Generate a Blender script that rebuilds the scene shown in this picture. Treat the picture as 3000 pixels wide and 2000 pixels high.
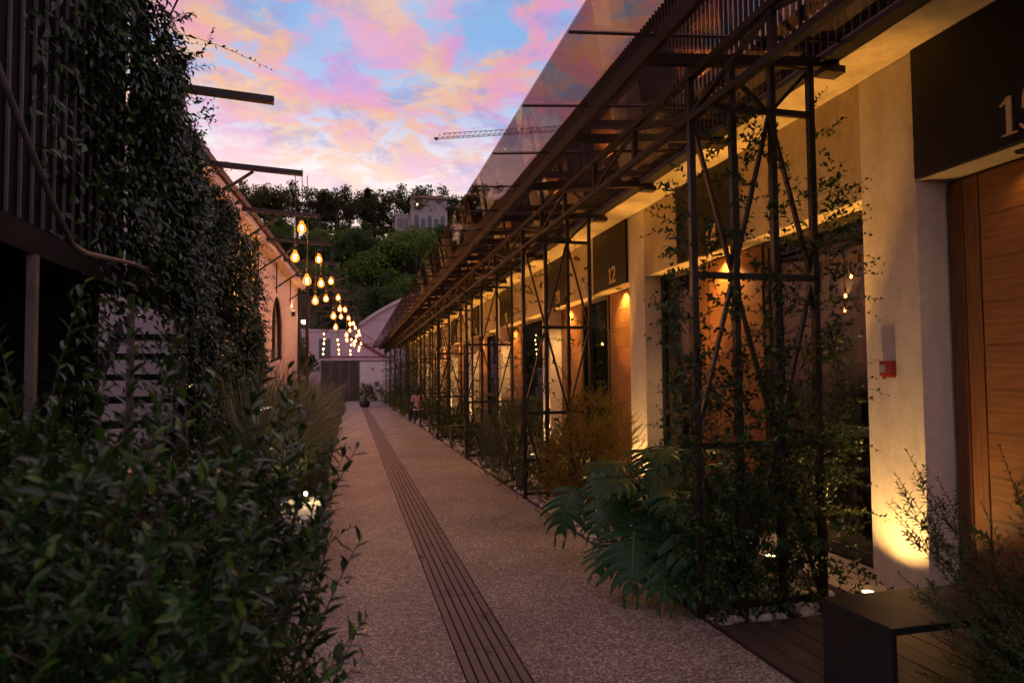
import bpy, math, random
import numpy as np
from mathutils import Vector, Matrix
for o in list(bpy.data.objects): bpy.data.objects.remove(o)
scene = bpy.context.scene
COL = scene.collection
R = math.radians
rng = np.random.default_rng(7)
random.seed(7)

# ------------------------------------------------------------------ camera
EYE = 1.55
yaw, pitch, roll = R(13.592), R(2.3915), R(-0.534)
_f = Vector((math.sin(yaw)*math.cos(pitch), math.cos(yaw)*math.cos(pitch), math.sin(pitch)))
_r = Vector((math.cos(yaw), -math.sin(yaw), 0)); _u = _r.cross(_f)
cr = math.cos(roll)*_r + math.sin(roll)*_u
cu = -math.sin(roll)*_r + math.cos(roll)*_u
cam = bpy.data.cameras.new('camera'); cam.sensor_width = 36; cam.lens = 23.397; cam.shift_y = 0.00908
cam.clip_start = 0.05; cam.clip_end = 2000
cam.dof.use_dof = True; cam.dof.focus_distance = 7.5; cam.dof.aperture_fstop = 3.2
camo = bpy.data.objects.new('camera', cam); COL.objects.link(camo); scene.camera = camo
scene.cycles.max_bounces = 6; scene.cycles.diffuse_bounces = 3; scene.cycles.glossy_bounces = 3; scene.cycles.transparent_max_bounces = 12
camo.matrix_world = Matrix(((cr.x, cu.x, -_f.x, 0), (cr.y, cu.y, -_f.y, 0), (cr.z, cu.z, -_f.z, EYE), (0, 0, 0, 1)))

# ------------------------------------------------------------------ view, world, sun
vs = scene.view_settings
scene.display_settings.display_device = 'sRGB'
vs.view_transform = 'Standard'; vs.look = 'None'; vs.gamma = 1; vs.exposure = 0.55; vs.use_curve_mapping = False
SUN_EL, SUN_AZ = R(3.0), R(-12)          # behind the wooded hill, a little left of the path's end
world = bpy.data.worlds.new('World'); scene.world = world; world.use_nodes = True
nt = world.node_tree; nt.nodes.clear()
class G:
    """tiny node-graph helper"""
    def __init__(s, tree): s.t = tree
    def n(s, typ, **kw):
        nd = s.t.nodes.new(typ)
        for k, v in kw.items():
            if k.startswith('i_'):
                nd.inputs[k[2:].replace('_', ' ')].default_value = v
            else: setattr(nd, k, v)
        return nd
    def l(s, a, b): s.t.links.new(a, b)
    def math(s, op, a, b=None, clamp=False):
        nd = s.t.nodes.new('ShaderNodeMath'); nd.operation = op; nd.use_clamp = clamp
        for i, v in enumerate((a, b)):
            if v is None: continue
            if isinstance(v, (int, float)): nd.inputs[i].default_value = v
            else: s.l(v, nd.inputs[i])
        return nd.outputs[0]
    def ramp(s, fac, stops, interp='LINEAR'):
        nd = s.t.nodes.new('ShaderNodeValToRGB'); cr_ = nd.color_ramp; cr_.interpolation = interp
        while len(cr_.elements) > 1: cr_.elements.remove(cr_.elements[-1])
        for i, (p, c) in enumerate(stops):
            e = cr_.elements[0] if i == 0 else cr_.elements.new(p)
            e.position = p; e.color = (*c, 1) if len(c) == 3 else c
        s.l(fac, nd.inputs[0]); return nd.outputs[0]
    def mix(s, fac, a, b, mode='MIX'):
        nd = s.t.nodes.new('ShaderNodeMix'); nd.data_type = 'RGBA'; nd.blend_type = mode
        for sock, v in ((nd.inputs[0], fac), (nd.inputs[6], a), (nd.inputs[7], b)):
            if isinstance(v, (int, float)): sock.default_value = v
            elif isinstance(v, tuple): sock.default_value = (*v, 1)
            else: s.l(v, sock)
        return nd.outputs[2]
    def noise(s, vec, scale, detail=4, rough=.55, dist=0.0):
        nd = s.t.nodes.new('ShaderNodeTexNoise')
        nd.inputs['Scale'].default_value = scale; nd.inputs['Detail'].default_value = detail
        nd.inputs['Roughness'].default_value = rough; nd.inputs['Distortion'].default_value = dist
        if vec is not None: s.l(vec, nd.inputs['Vector'])
        return nd.outputs[0]
g = G(nt)
tc = g.n('ShaderNodeTexCoord'); sep = g.n('ShaderNodeSeparateXYZ'); g.l(tc.outputs['Generated'], sep.inputs[0])
zc = g.math('MAXIMUM', sep.outputs[2], 0.0)
den = g.math('ADD', zc, 0.16)
comb = g.n('ShaderNodeCombineXYZ')
g.l(g.math('DIVIDE', sep.outputs[0], den), comb.inputs[0]); g.l(g.math('DIVIDE', sep.outputs[1], den), comb.inputs[1])
cv = comb.outputs[0]
n1 = g.noise(cv, 5.6, 10, .64, .6)
n2 = g.noise(cv, 3.6, 8, .60, .5)
n3 = g.noise(cv, 7.0, 9, .64, .4)
n4 = g.noise(cv, 1.05, 5, .5, .2)
base = g.ramp(zc, [(0, (.84, .64, .60)), (.29, (.88, .78, .82)), (.37, (.44, .54, .80)), (.46, (.22, .42, .76)), (.6, (.24, .42, .70)), (1, (.40, .48, .66))])
ccol = g.ramp(n2, [(.30, (.42, .28, .70)), (.41, (.70, .27, .55)), (.48, (.82, .29, .38)), (.55, (.86, .40, .18)), (.68, (.88, .58, .30))])
cmask = g.ramp(n1, [(.41, (0, 0, 0)), (.51, (.85, .85, .85)), (.66, (1, 1, 1))])
low = g.ramp(zc, [(.0, (.35, .35, .35)), (.27, (.34, .34, .34)), (.37, (.88, .88, .88)), (1, (1, 1, 1))])
cm = g.math('MULTIPLY', cmask, low)
skyc = g.mix(cm, base, ccol)
dk = g.ramp(n3, [(.52, (0, 0, 0)), (.64, (.8, .8, .8))])
skyc = g.mix(g.math('MULTIPLY', dk, low), skyc, (.27, .30, .62))
wm = g.ramp(n4, [(.54, (0, 0, 0)), (.66, (.7, .7, .7))])
skyc = g.mix(g.math('MULTIPLY', wm, .6), skyc, (.78, .70, .74))
bgc = g.n('ShaderNodeBackground'); g.l(skyc, bgc.inputs[0]); bgc.inputs[1].default_value = 0.70
nish = g.n('ShaderNodeTexSky'); nish.sky_type = 'NISHITA'; nish.sun_disc = False
nish.sun_elevation = SUN_EL; nish.sun_rotation = SUN_AZ; nish.dust_density = 2.0
bgn = g.n('ShaderNodeBackground'); g.l(nish.outputs[0], bgn.inputs[0]); bgn.inputs[1].default_value = 0.02
add = g.n('ShaderNodeAddShader'); g.l(bgc.outputs[0], add.inputs[0]); g.l(bgn.outputs[0], add.inputs[1])
wo = g.n('ShaderNodeOutputWorld'); g.l(add.outputs[0], wo.inputs[0])

sun = bpy.data.lights.new('sun', 'SUN'); sun.energy = 0.3; sun.angle = R(8); sun.color = (1, .62, .48)
suno = bpy.data.objects.new('sun', sun); COL.objects.link(suno)
sd = Vector((math.sin(SUN_AZ)*math.cos(SUN_EL), math.cos(SUN_AZ)*math.cos(SUN_EL), math.sin(SUN_EL)))
suno.rotation_euler = sd.to_track_quat('Z', 'Y').to_euler(); suno.location = (0, 60, 60)

# ------------------------------------------------------------------ materials
def newmat(name):
    m = bpy.data.materials.new(name); m.use_nodes = True; t = m.node_tree; t.nodes.clear()
    return m, G(t)
def finish(g, bsdf):
    o = g.n('ShaderNodeOutputMaterial'); g.l(bsdf, o.inputs[0])
def mat(name, c, rough=.6, var=.2, scale=4, bump=0, bscale=40, metal=0, spec=.5, c2=None, stretch=None, rvar=0.0):
    m, g = newmat(name)
    tc = g.n('ShaderNodeTexCoord'); v = tc.outputs['Object']
    if stretch:
        mp = g.n('ShaderNodeMapping'); mp.inputs['Scale'].default_value = stretch; g.l(v, mp.inputs[0]); v = mp.outputs[0]
    n = g.noise(v, scale, 6, .6, .2)
    a = tuple(max(0, x*(1-var)) for x in c); b = tuple(x*(1+var) for x in c) if c2 is None else c2
    col = g.ramp(n, [(.32, a), (.68, b)])
    p = g.n('ShaderNodeBsdfPrincipled'); g.l(col, p.inputs['Base Color'])
    p.inputs['Roughness'].default_value = rough; p.inputs['Metallic'].default_value = metal
    p.inputs['Specular IOR Level'].default_value = spec
    if rvar:
        rr = g.ramp(g.noise(v, scale*2.3, 5), [(.3, (rough-rvar,)*3), (.7, (rough+rvar,)*3)]); g.l(rr, p.inputs['Roughness'])
    if bump:
        bn = g.n('ShaderNodeBump'); bn.inputs['Strength'].default_value = bump; bn.inputs['Distance'].default_value = .01
        g.l(g.noise(v, bscale, 5), bn.inputs['Height']); g.l(bn.outputs[0], p.inputs['Normal'])
    finish(g, p.outputs[0]); return m
def leafmat(name, a, b, rough=.38, trans=.2, spec=.5, tip=None):
    m, g = newmat(name)
    at = g.n('ShaderNodeAttribute'); at.attribute_name = 'rnd'
    st = [(0, a), (.8, b)] if tip is None else [(0, a), (.75, b), (.97, tip)]
    col = g.ramp(at.outputs['Fac'], st)
    p = g.n('ShaderNodeBsdfPrincipled'); g.l(col, p.inputs['Base Color']); p.inputs['Roughness'].default_value = rough
    p.inputs['Specular IOR Level'].default_value = spec
    tr = g.n('ShaderNodeBsdfTranslucent'); g.l(g.mix(.5, col, (.12, .14, .02)), tr.inputs[0])
    mx = g.n('ShaderNodeMixShader'); mx.inputs[0].default_value = trans
    g.l(p.outputs[0], mx.inputs[1]); g.l(tr.outputs[0], mx.inputs[2]); finish(g, mx.outputs[0]); return m
def emit(name, c, s):
    m, g = newmat(name); e = g.n('ShaderNodeEmission'); e.inputs[0].default_value = (*c, 1); e.inputs[1].default_value = s
    finish(g, e.outputs[0]); return m
def glassmat(name, tint, refl=.06, rough=.0, dirt=.0):
    m, g = newmat(name)
    ly = g.n('ShaderNodeLayerWeight'); ly.inputs[0].default_value = .5
    f = g.math('ADD', g.math('MULTIPLY', g.math('POWER', ly.outputs['Facing'], 4.0), .55), refl, clamp=True)
    tb = g.n('ShaderNodeBsdfTransparent'); tb.inputs[0].default_value = (*tint, 1)
    gl = g.n('ShaderNodeBsdfGlossy'); gl.inputs['Roughness'].default_value = rough; gl.inputs[0].default_value = (.9, .9, .9, 1)
    mx = g.n('ShaderNodeMixShader'); g.l(f, mx.inputs[0]); g.l(tb.outputs[0], mx.inputs[1]); g.l(gl.outputs[0], mx.inputs[2])
    out = mx.outputs[0]
    if dirt:
        tc = g.n('ShaderNodeTexCoord')
        mp = g.n('ShaderNodeMapping'); mp.inputs['Scale'].default_value = (1.2, 5, 1); g.l(tc.outputs['Object'], mp.inputs[0])
        d = g.ramp(g.noise(mp.outputs[0], 2.2, 8, .7), [(.46, (0, 0, 0)), (.75, (dirt,)*3)])
        df = g.n('ShaderNodeBsdfDiffuse'); df.inputs[0].default_value = (.25, .18, .14, 1)
        m2 = g.n('ShaderNodeMixShader'); g.l(d, m2.inputs[0]); g.l(out, m2.inputs[1]); g.l(df.outputs[0], m2.inputs[2]); out = m2.outputs[0]
    finish(g, out); return m

def path_material():
    m, g = newmat('exposed_aggregate')
    tc = g.n('ShaderNodeTexCoord'); v = tc.outputs['Object']
    vo = g.n('ShaderNodeTexVoronoi'); vo.inputs['Scale'].default_value = 95; g.l(v, vo.inputs['Vector'])
    sp = g.n('ShaderNodeSeparateColor'); g.l(vo.outputs['Color'], sp.inputs[0])
    chip = g.ramp(sp.outputs[0], [(0, (.155, .135, .115)), (.45, (.35, .305, .265)), (.74, (.48, .425, .370)), (.88, (.66, .62, .56)), (1, (.92, .89, .84))])
    edge = g.ramp(vo.outputs['Distance'], [(.25, (1, 1, 1)), (.62, (.55, .52, .50))])
    col = g.mix(1.0, chip, edge, 'MULTIPLY')
    big = g.ramp(g.noise(v, .9, 6, .65), [(.3, (.66, .64, .62)), (.7, (1.15, 1.12, 1.08))])
    col = g.mix(1.0, col, big, 'MULTIPLY')
    st = g.ramp(g.noise(v, 3.3, 7, .75), [(.60, (0, 0, 0)), (.78, (.35, .35, .35))])
    col = g.mix(st, col, (.10, .08, .07))
    pale = g.ramp(g.noise(v, 1.7, 3, .5, 1.0), [(.70, (0, 0, 0)), (.76, (.45, .45, .45))])
    col = g.mix(pale, col, (.52, .48, .44))
    p = g.n('ShaderNodeBsdfPrincipled'); g.l(col, p.inputs['Base Color']); p.inputs['Roughness'].default_value = .62
    bn = g.n('ShaderNodeBump'); bn.inputs['Strength'].default_value = .55; bn.inputs['Distance'].default_value = .004
    g.l(edge, bn.inputs['Height']); g.l(bn.outputs[0], p.inputs['Normal'])
    finish(g, p.outputs[0]); return m
def plaster_material(name, c, stain=.35):
    m, g = newmat(name)
    tc = g.n('ShaderNodeTexCoord'); v = tc.outputs['Object']
    mp = g.n('ShaderNodeMapping'); mp.inputs['Scale'].default_value = (1, 1, .35); g.l(v, mp.inputs[0])
    a = g.ramp(g.noise(mp.outputs[0], 2.2, 8, .65), [(.3, tuple(x*(1-stain) for x in c)), (.55, c), (.8, tuple(min(1, x*1.1) for x in c))])
    b = g.ramp(g.noise(v, 17, 6, .7), [(.35, (.86, .85, .84)), (.6, (1, 1, 1))])
    col = g.mix(1.0, a, b, 'MULTIPLY')
    p = g.n('ShaderNodeBsdfPrincipled'); g.l(col, p.inputs['Base Color']); p.inputs['Roughness'].default_value = .85
    p.inputs['Specular IOR Level'].default_value = .25
    bn = g.n('ShaderNodeBump'); bn.inputs['Strength'].default_value = .25; bn.inputs['Distance'].default_value = .006
    g.l(g.noise(v, 55, 6, .65), bn.inputs['Height']); g.l(bn.outputs[0], p.inputs['Normal'])
    finish(g, p.outputs[0]); return m
def steel_material(name, c, rust, amount=.5, rough=.5):
    m, g = newmat(name)
    tc = g.n('ShaderNodeTexCoord'); v = tc.outputs['Object']
    n = g.noise(v, 6, 8, .7, .4)
    col = g.ramp(n, [(.35, c), (.35+.3*(1-amount)+.1, rust)])
    p = g.n('ShaderNodeBsdfPrincipled'); g.l(col, p.inputs['Base Color']); p.inputs['Roughness'].default_value = rough
    bn = g.n('ShaderNodeBump'); bn.inputs['Strength'].default_value = .15; bn.inputs['Distance'].default_value = .003
    g.l(g.noise(v, 80, 4), bn.inputs['Height']); g.l(bn.outputs[0], p.inputs['Normal'])
    finish(g, p.outputs[0]); return m
M = dict(
    path=path_material(),
    plaster=plaster_material('ochre_plaster', (.46, .36, .27)),
    pillar=plaster_material('pillar_plaster', (.66, .57, .50), .26),
    pink=plaster_material('pink_plaster', (.80, .68, .68), .10),
    farpink=plaster_material('lilac_plaster', (.52, .38, .42), .14),
    villa=plaster_material('villa_render', (.33, .285, .30), .18),
    steel=steel_material('dark_steel', (.008, .008, .008), (.018, .013, .010), .45, .45),
    rust=steel_material('rusty_steel', (.009, .008, .008), (.034, .017, .011), .45, .6),
    black=mat('black_metal', (.012, .012, .013), .42, .3, 5, .1, 60),
    batten=mat('batten_paint', (.10, .082, .078), .5, .35, 5),
    fin=mat('fin_paint', (.022, .014, .014), .5, .35, 3),
    panel=mat('dark_cladding', (.006, .006, .007), .7, .3, 3, spec=.12),
    sign=mat('sign_enamel', (.012, .012, .012), .5, .3, 1.5, rvar=.06, spec=.25),
    brass=mat('brass_digit', (.72, .56, .30), .38, .15, 20, metal=.6),
    wood=mat('door_wood', (.23, .092, .026), .5, .3, 3.5, .25, 18, stretch=(4, 1.2, 16), rvar=.08),
    wood2=mat('door_stile_wood', (.17, .066, .020), .5, .3, 3.5, .25, 18, stretch=(4, 14, 1.2)),
    deck=mat('deck_board', (.065, .052, .042), .55, .35, 6, .25, 30, stretch=(9, .8, 4)),
    composite=mat('composite_plank', (.155, .115, .105), .6, .22, 5, .2, 60, stretch=(9, .7, 4)),
    soil=mat('soil', (.035, .026, .019), .95, .45, 6, .8, 30),
    earth=mat('earth', (.05, .045, .03), .95, .4, .8, .5, 5),
    hill=mat('hill_undergrowth', (.030, .042, .014), .95, .5, .5, .8, 3),
    pebble=mat('white_pebble', (.74, .70, .65), .55, .2, 9, .1, 30, c2=(.50, .45, .41)),
    concrete=mat('concrete', (.42, .40, .38), .8, .15, 5, .3, 40),
    floor=mat('threshold_stone', (.33, .29, .25), .7, .2, 4, .2, 40),
    glass=glassmat('canopy_glass', (.64, .52, .48), .09, 0, .10),
    pane=glassmat('window_glass', (.52, .54, .52), .10),
    curtain=mat('curtain', (.36, .33, .31), .9, .15, 3, stretch=(1, 12, .4)),
    interior=mat('interior_wall', (.22, .18, .15), .9, .15, 2),
    frame=mat('window_frame', (.020, .019, .018), .4, .2, 8),
    gate=mat('gate_panel', (.050, .036, .034), .6, .3, 2, .2, 20),
    rail=mat('rail_paint', (.16, .030, .022), .5, .3, 6),
    roof=mat('clay_tile', (.20, .11, .08), .8, .35, 3, .4, 12),
    vglass=mat('dark_window', (.045, .05, .075), .15, .2, 2),
    white=mat('white_trim', (.36, .34, .37), .6, .1, 5),
    crane=mat('crane_paint', (.30, .22, .16), .6, .2, 1),
    red=mat('red_plastic', (.24, .012, .008), .35, .2, 6),
    conduit=mat('grey_conduit', (.24, .23, .26), .6, .1, 6),
    cable=mat('cable', (.02, .012, .01), .5, .2, 8),
    stem=mat('bark_stem', (.060, .040, .024), .8, .35, 30),
    vinestem=mat('vine_stem', (.030, .024, .014), .8, .35, 30),
    trunk=mat('tree_trunk', (.050, .038, .030), .9, .35, 4, .5, 12),
    hedge=leafmat('hedge_leaf', (.006, .028, .006), (.024, .078, .016), .22, .16, .40, (.09, .19, .02)),
    ivy=leafmat('ivy_leaf', (.005, .020, .005), (.018, .050, .012), .22, .12, .40, (.07, .14, .015)),
    vine=leafmat('vine_leaf', (.008, .030, .007), (.030, .082, .018), .40, .2, .4, (.09, .15, .02)),
    feather=leafmat('feather_leaf', (.022, .055, .012), (.062, .12, .026), .5, .22, .3),
    golden=leafmat('golden_leaf', (.14, .105, .014), (.34, .235, .03), .6, .35, .3, (.34, .17, .02)),
    rosemary=leafmat('rosemary_leaf', (.07, .105, .06), (.17, .215, .13), .6, .15, .3),
    grass=leafmat('grass_blade', (.08, .12, .05), (.25, .28, .16), .5, .25, .4),
    herb=leafmat('bed_leaf', (.022, .062, .012), (.072, .13, .024), .45, .28, .35, (.18, .13, .015)),
    monstera=leafmat('monstera_leaf', (.010, .060, .016), (.026, .115, .030), .38, .18, .32, (.10, .22, .06)),
    treeA=leafmat('tree_leaf_dark', (.018, .038, .012), (.058, .088, .026), .7, .25, .2),
    treeB=leafmat('tree_leaf_green', (.034, .075, .012), (.12, .19, .030), .7, .3, .2),
    treeC=leafmat('tree_leaf_ridge', (.028, .036, .012), (.085, .075, .028), .7, .45, .2),
    cypress=leafmat('cypress_leaf', (.008, .014, .008), (.022, .032, .014), .8, .1, .15),
    core=emit('filament', (1.0, .52, .19), 520),
    amber=None, lens=emit('uplight_lens', (1.0, .72, .30), 5), lamp=emit('sconce_glow', (1.0, .80, .42), 28),
    
    skin=mat('skin', (.45, .27, .20), .6, .1, 6), shirt=mat('shirt', (.62, .40, .38), .85, .1, 8),
    hem=mat('shirt_hem', (.72, .62, .60), .85, .1, 8), trousers=mat('trousers', (.020, .020, .026), .85, .2, 8), hair=mat('hair', (.03, .016, .010), .7, .3, 20),
)
def amber_mat():
    m, g = newmat('amber_bulb_glass')
    tb = g.n('ShaderNodeBsdfTransparent'); tb.inputs[0].default_value = (1, .62, .26, 1)
    e = g.n('ShaderNodeEmission'); e.inputs[0].default_value = (1, .27, .03, 1); e.inputs[1].default_value = 2.2
    ly = g.n('ShaderNodeLayerWeight'); ly.inputs[0].default_value = .35
    mx = g.n('ShaderNodeMixShader'); g.l(g.math('ADD', ly.outputs['Facing'], .25, clamp=True), mx.inputs[0])
    g.l(tb.outputs[0], mx.inputs[1]); g.l(e.outputs[0], mx.inputs[2]); finish(g, mx.outputs[0]); return m
M['amber'] = amber_mat(); M['amber'].cycles.emission_sampling = 'NONE'

# ------------------------------------------------------------------ mesh helpers
class MB:
    def __init__(s): s.v = []; s.f = []
    def box(s, a, b):
        x0, y0, z0 = (min(a[i], b[i]) for i in range(3)); x1, y1, z1 = (max(a[i], b[i]) for i in range(3))
        n = len(s.v); s.v += [(x0,y0,z0),(x1,y0,z0),(x1,y1,z0),(x0,y1,z0),(x0,y0,z1),(x1,y0,z1),(x1,y1,z1),(x0,y1,z1)]
        s.f += [tuple(n+i for i in q) for q in ((0,3,2,1),(4,5,6,7),(0,1,5,4),(1,2,6,5),(2,3,7,6),(3,0,4,7))]; return s
    def bar(s, p, q, w, h=None, up=(0,0,1)):
        h = h or w; p = Vector(p); q = Vector(q); d = (q-p).normalized(); u = Vector(up)
        if abs(d.dot(u)) > .98: u = Vector((0,1,0))
        sd = d.cross(u).normalized(); u = sd.cross(d).normalized(); n = len(s.v)
        for c in (p, q):
            for a, b in ((-1,-1),(1,-1),(1,1),(-1,1)): s.v.append(tuple(c + sd*a*w/2 + u*b*h/2))
        s.f += [tuple(n+i for i in k) for k in ((0,1,2,3),(7,6,5,4),(0,4,5,1),(1,5,6,2),(2,6,7,3),(3,7,4,0))]; return s
    def tube(s, pts, r, n=6, cap=True):
        pts = [Vector(p) for p in pts]; rr = r if isinstance(r, (list, tuple)) else [r]*len(pts)
        b = len(s.v); prev = None
        for i, p in enumerate(pts):
            d = (pts[min(i+1, len(pts)-1)] - pts[max(i-1, 0)]).normalized()
            if prev is None:
                u = Vector((0,0,1)) if abs(d.z) < .9 else Vector((1,0,0)); prev = d.cross(u).normalized()
            a = (prev - d*prev.dot(d)).normalized(); c = d.cross(a); prev = a
            for k in range(n):
                t = 2*math.pi*k/n; s.v.append(tuple(p + (a*math.cos(t) + c*math.sin(t))*rr[i]))
        for i in range(len(pts)-1):
            for k in range(n):
                k2 = (k+1) % n; s.f.append((b+i*n+k, b+i*n+k2, b+(i+1)*n+k2, b+(i+1)*n+k))
        if cap:
            s.f.append(tuple(b+k for k in reversed(range(n)))); e = b+(len(pts)-1)*n; s.f.append(tuple(e+k for k in range(n)))
        return s
    def lathe(s, prof, n=12, o=(0,0,0)):
        b = len(s.v)
        for r, z in prof:
            for k in range(n):
                t = 2*math.pi*k/n; s.v.append((o[0]+r*math.cos(t), o[1]+r*math.sin(t), o[2]+z))
        for i in range(len(prof)-1):
            for k in range(n):
                k2 = (k+1) % n; s.f.append((b+i*n+k, b+i*n+k2, b+(i+1)*n+k2, b+(i+1)*n+k))
        s.f.append(tuple(b+k for k in reversed(range(n)))); e = b+(len(prof)-1)*n; s.f.append(tuple(e+k for k in range(n)))
        return s
    def prism(s, poly, axis, a, b):
        """extrude a 2-D polygon along axis ('x','y','z') from a to b"""
        n = len(poly); st = len(s.v)
        for c in (a, b):
            for p, q in poly: s.v.append({'x': (c,p,q), 'y': (p,c,q), 'z': (p,q,c)}[axis])
        s.f.append(tuple(st+i for i in reversed(range(n)))); s.f.append(tuple(st+n+i for i in range(n)))
        for i in range(n):
            j = (i+1) % n; s.f.append((st+i, st+j, st+n+j, st+n+i))
        return s
    def mesh(s, name, m, smooth=False):
        me = bpy.data.meshes.new(name); me.from_pydata(s.v, [], s.f); me.materials.append(m)
        if smooth: me.polygons.foreach_set('use_smooth', [True]*len(me.polygons))
        me.update(); return me
    def build(s, name, m, parent=None, smooth=False, loc=None, bevel=0):
        return link(name, s.mesh(name, m, smooth), parent, loc, bevel)
def link(name, me, parent=None, loc=None, bevel=0):
    o = bpy.data.objects.new(name, me); COL.objects.link(o); o.parent = parent
    if loc is not None: o.location = loc
    if bevel:
        b = o.modifiers.new('bevel', 'BEVEL'); b.width = bevel; b.segments = 2; b.limit_method = 'ANGLE'
    return o
def tag(o, label, cat, group=None):
    o['label'] = label; o['category'] = cat
    if group: o['group'] = group
    return o
def thing(name, label, cat, loc=(0,0,0), rz=0, group=None):
    o = bpy.data.objects.new(name, None); COL.objects.link(o); o.location = loc; o.rotation_euler.z = rz; o.empty_display_size = .1
    return tag(o, label, cat, group)
def struct(o): o['kind'] = 'structure'; return o
def stuff(o): o['kind'] = 'stuff'; return o
def copy_tree(root, loc, rz=0, scale=1, label=None, group=None, cat=None):
    def cp(o, par):
        c = o.copy(); COL.objects.link(c); c.parent = par
        for ch in o.children: cp(ch, c)
        return c
    c = cp(root, None); c.location = loc; c.rotation_euler.z = rz; c.scale = (scale,)*3 if isinstance(scale, (int, float)) else scale
    if label: c['label'] = label
    if group: c['group'] = group
    return c

# --- foliage: numpy leaf meshes
def unit(a): return a/np.maximum(np.linalg.norm(a, axis=-1, keepdims=True), 1e-9)
def leafmesh(name, P, D, U, L, W, m, shape='diamond', fold=.25, curl=.12, rnd=None):
    N = len(P); D = unit(D); S = unit(np.cross(D, U)); U = np.cross(S, D)
    L = np.broadcast_to(L, (N,))[:, None]; W = np.broadcast_to(W, (N,))[:, None]
    def pt(t, w, k): return P + D*L*t + S*W*w + U*(W*abs(w)*fold*2 - L*curl*t*t)
    if shape == 'diamond':
        vs_ = [pt(0,0,0), pt(.45,.5,1), pt(1,0,0), pt(.45,-.5,1)]; F = [(0,2,1),(0,3,2)]
    elif shape == 'oval':
        vs_ = [pt(0,0,0), pt(.28,.42,0), pt(.62,.44,0), pt(1,0,0), pt(.62,-.44,0), pt(.28,-.42,0), pt(.3,0,0), pt(.65,0,0)]
        F = [(0,6,1),(1,6,2),(6,7,2),(2,7,3),(0,5,6),(5,4,6),(6,4,7),(4,3,7)]
    elif shape == 'quad':
        vs_ = [pt(0,-.5,0), pt(0,.5,0), pt(1,.35,0), pt(1,-.35,0)]; F = [(0,2,1),(0,3,2)]
    k = len(vs_); V = np.stack(vs_, 1).reshape(-1, 3); Fa = np.array(F)
    T = (Fa[None] + (np.arange(N)*k)[:, None, None]).reshape(-1)
    me = bpy.data.meshes.new(name); me.vertices.add(len(V)); me.vertices.foreach_set('co', V.astype(np.float32).ravel())
    nf = len(T)//3; me.loops.add(len(T)); me.loops.foreach_set('vertex_index', T.astype(np.int32))
    me.polygons.add(nf); me.polygons.foreach_set('loop_start', np.arange(nf, dtype=np.int32)*3)
    me.polygons.foreach_set('loop_total', np.full(nf, 3, dtype=np.int32))
    at = me.attributes.new('rnd', 'FLOAT', 'POINT')
    rr = rng.random(N) if rnd is None else rnd
    at.data.foreach_set('value', np.repeat(rr, k).astype(np.float32)); me.materials.append(m)
    me.update(calc_edges=True); me.validate(); return me
def rdir(n): return unit(rng.normal(size=(n, 3)))
class Shoots:
    """collects leafy shoots: curved stems with paired leaves"""
    def __init__(s): s.P=[]; s.D=[]; s.U=[]; s.L=[]; s.W=[]; s.stems = MB()
    def shoot(s, p, d, length, nl, ll, lw, bend=.3, stem_r=.003, angle=.9, droop=0.0, start=.1, n_seg=5):
        p = np.array(p, float); d = unit(np.array(d, float)); side = unit(np.cross(d, rng.normal(size=3)))
        pts = []; tt = np.linspace(0, 1, n_seg+1)
        for t in tt: pts.append(p + d*length*t + side*bend*length*t*t*.5 - np.array([0,0,1])*droop*length*t*t)
        if stem_r: s.stems.tube([tuple(q) for q in pts], [stem_r*(1-.65*t) for t in tt], 3, False)
        pts = np.array(pts)
        ts = start + (1-start)*(np.arange(nl)+rng.random(nl)*.5)/nl
        idx = np.minimum((ts*n_seg).astype(int), n_seg-1); fr = ts*n_seg-idx
        pos = pts[idx]*(1-fr)[:, None] + pts[idx+1]*fr[:, None]; ax = unit(pts[idx+1]-pts[idx])
        a = unit(np.cross(ax, rng.normal(size=3)[None])); b = np.cross(ax, a)
        ph = np.arange(nl)*2.4 + rng.normal(size=nl)*.4
        out = a*np.cos(ph)[:, None] + b*np.sin(ph)[:, None]
        dirs = unit(ax*math.cos(angle) + out*math.sin(angle) + rng.normal(size=(nl, 3))*.15)
        s.P.append(pos); s.D.append(dirs); s.U.append(unit(ax*.8 - out*.3 + np.array([0,0,.5])))
        sz = ll*(.65+.5*rng.random(nl))*(1-.45*ts**3); s.L.append(sz); s.W.append(sz*lw/ll)
    def arrays(s): return [np.concatenate(x) for x in (s.P, s.D, s.U, s.L, s.W)]
    def build(s, parent, m, stem_mat, shape='diamond', fold=.25, curl=.12):
        P, D, U, L, W = s.arrays()
        stuff(link('foliage', leafmesh('foliage', P, D, U, L, W, m, shape, fold, curl), parent))
        if s.stems.v: stuff(s.stems.build('stem', stem_mat, parent))

# ------------------------------------------------------------------ setting: ground, path, beds
PXL, PXR = -0.38, 2.185
DR0, DR1 = 0.575, 0.915
Y0, Y1 = -3.0, 50.0
mb = MB()
for sx0, sx1, sy0, sy1 in ((-900,900,-60,1200),): mb.box((sx0, sy0, -1.2), (sx1, sy1, -.16))
struct(mb.build('ground', M['earth']))
mb = MB().box((PXL, Y0, -.15), (DR0, Y1, 0)).box((DR1, Y0, -.15), (PXR, Y1, 0)).box((DR0, Y0, -.15), (DR1, Y1, -.05)).box((DR0, 41.3, -.049), (DR1, Y1, -.0))
path = struct(mb.build('path', M['path']))
mb = MB().box((-12, Y0, -.155), (PXL-.02, Y1, -.03)); struct(mb.build('left_bed', M['soil']))
mb = MB().box((PXR+.02, Y0, -.155), (3.45, Y1, -.045)); bed = struct(mb.build('right_bed', M['soil']))
mb = MB().box((3.47, Y0, -.155), (4.4, Y1, 0.0)); struct(mb.build('threshold_pavement', M['floor']))
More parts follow.
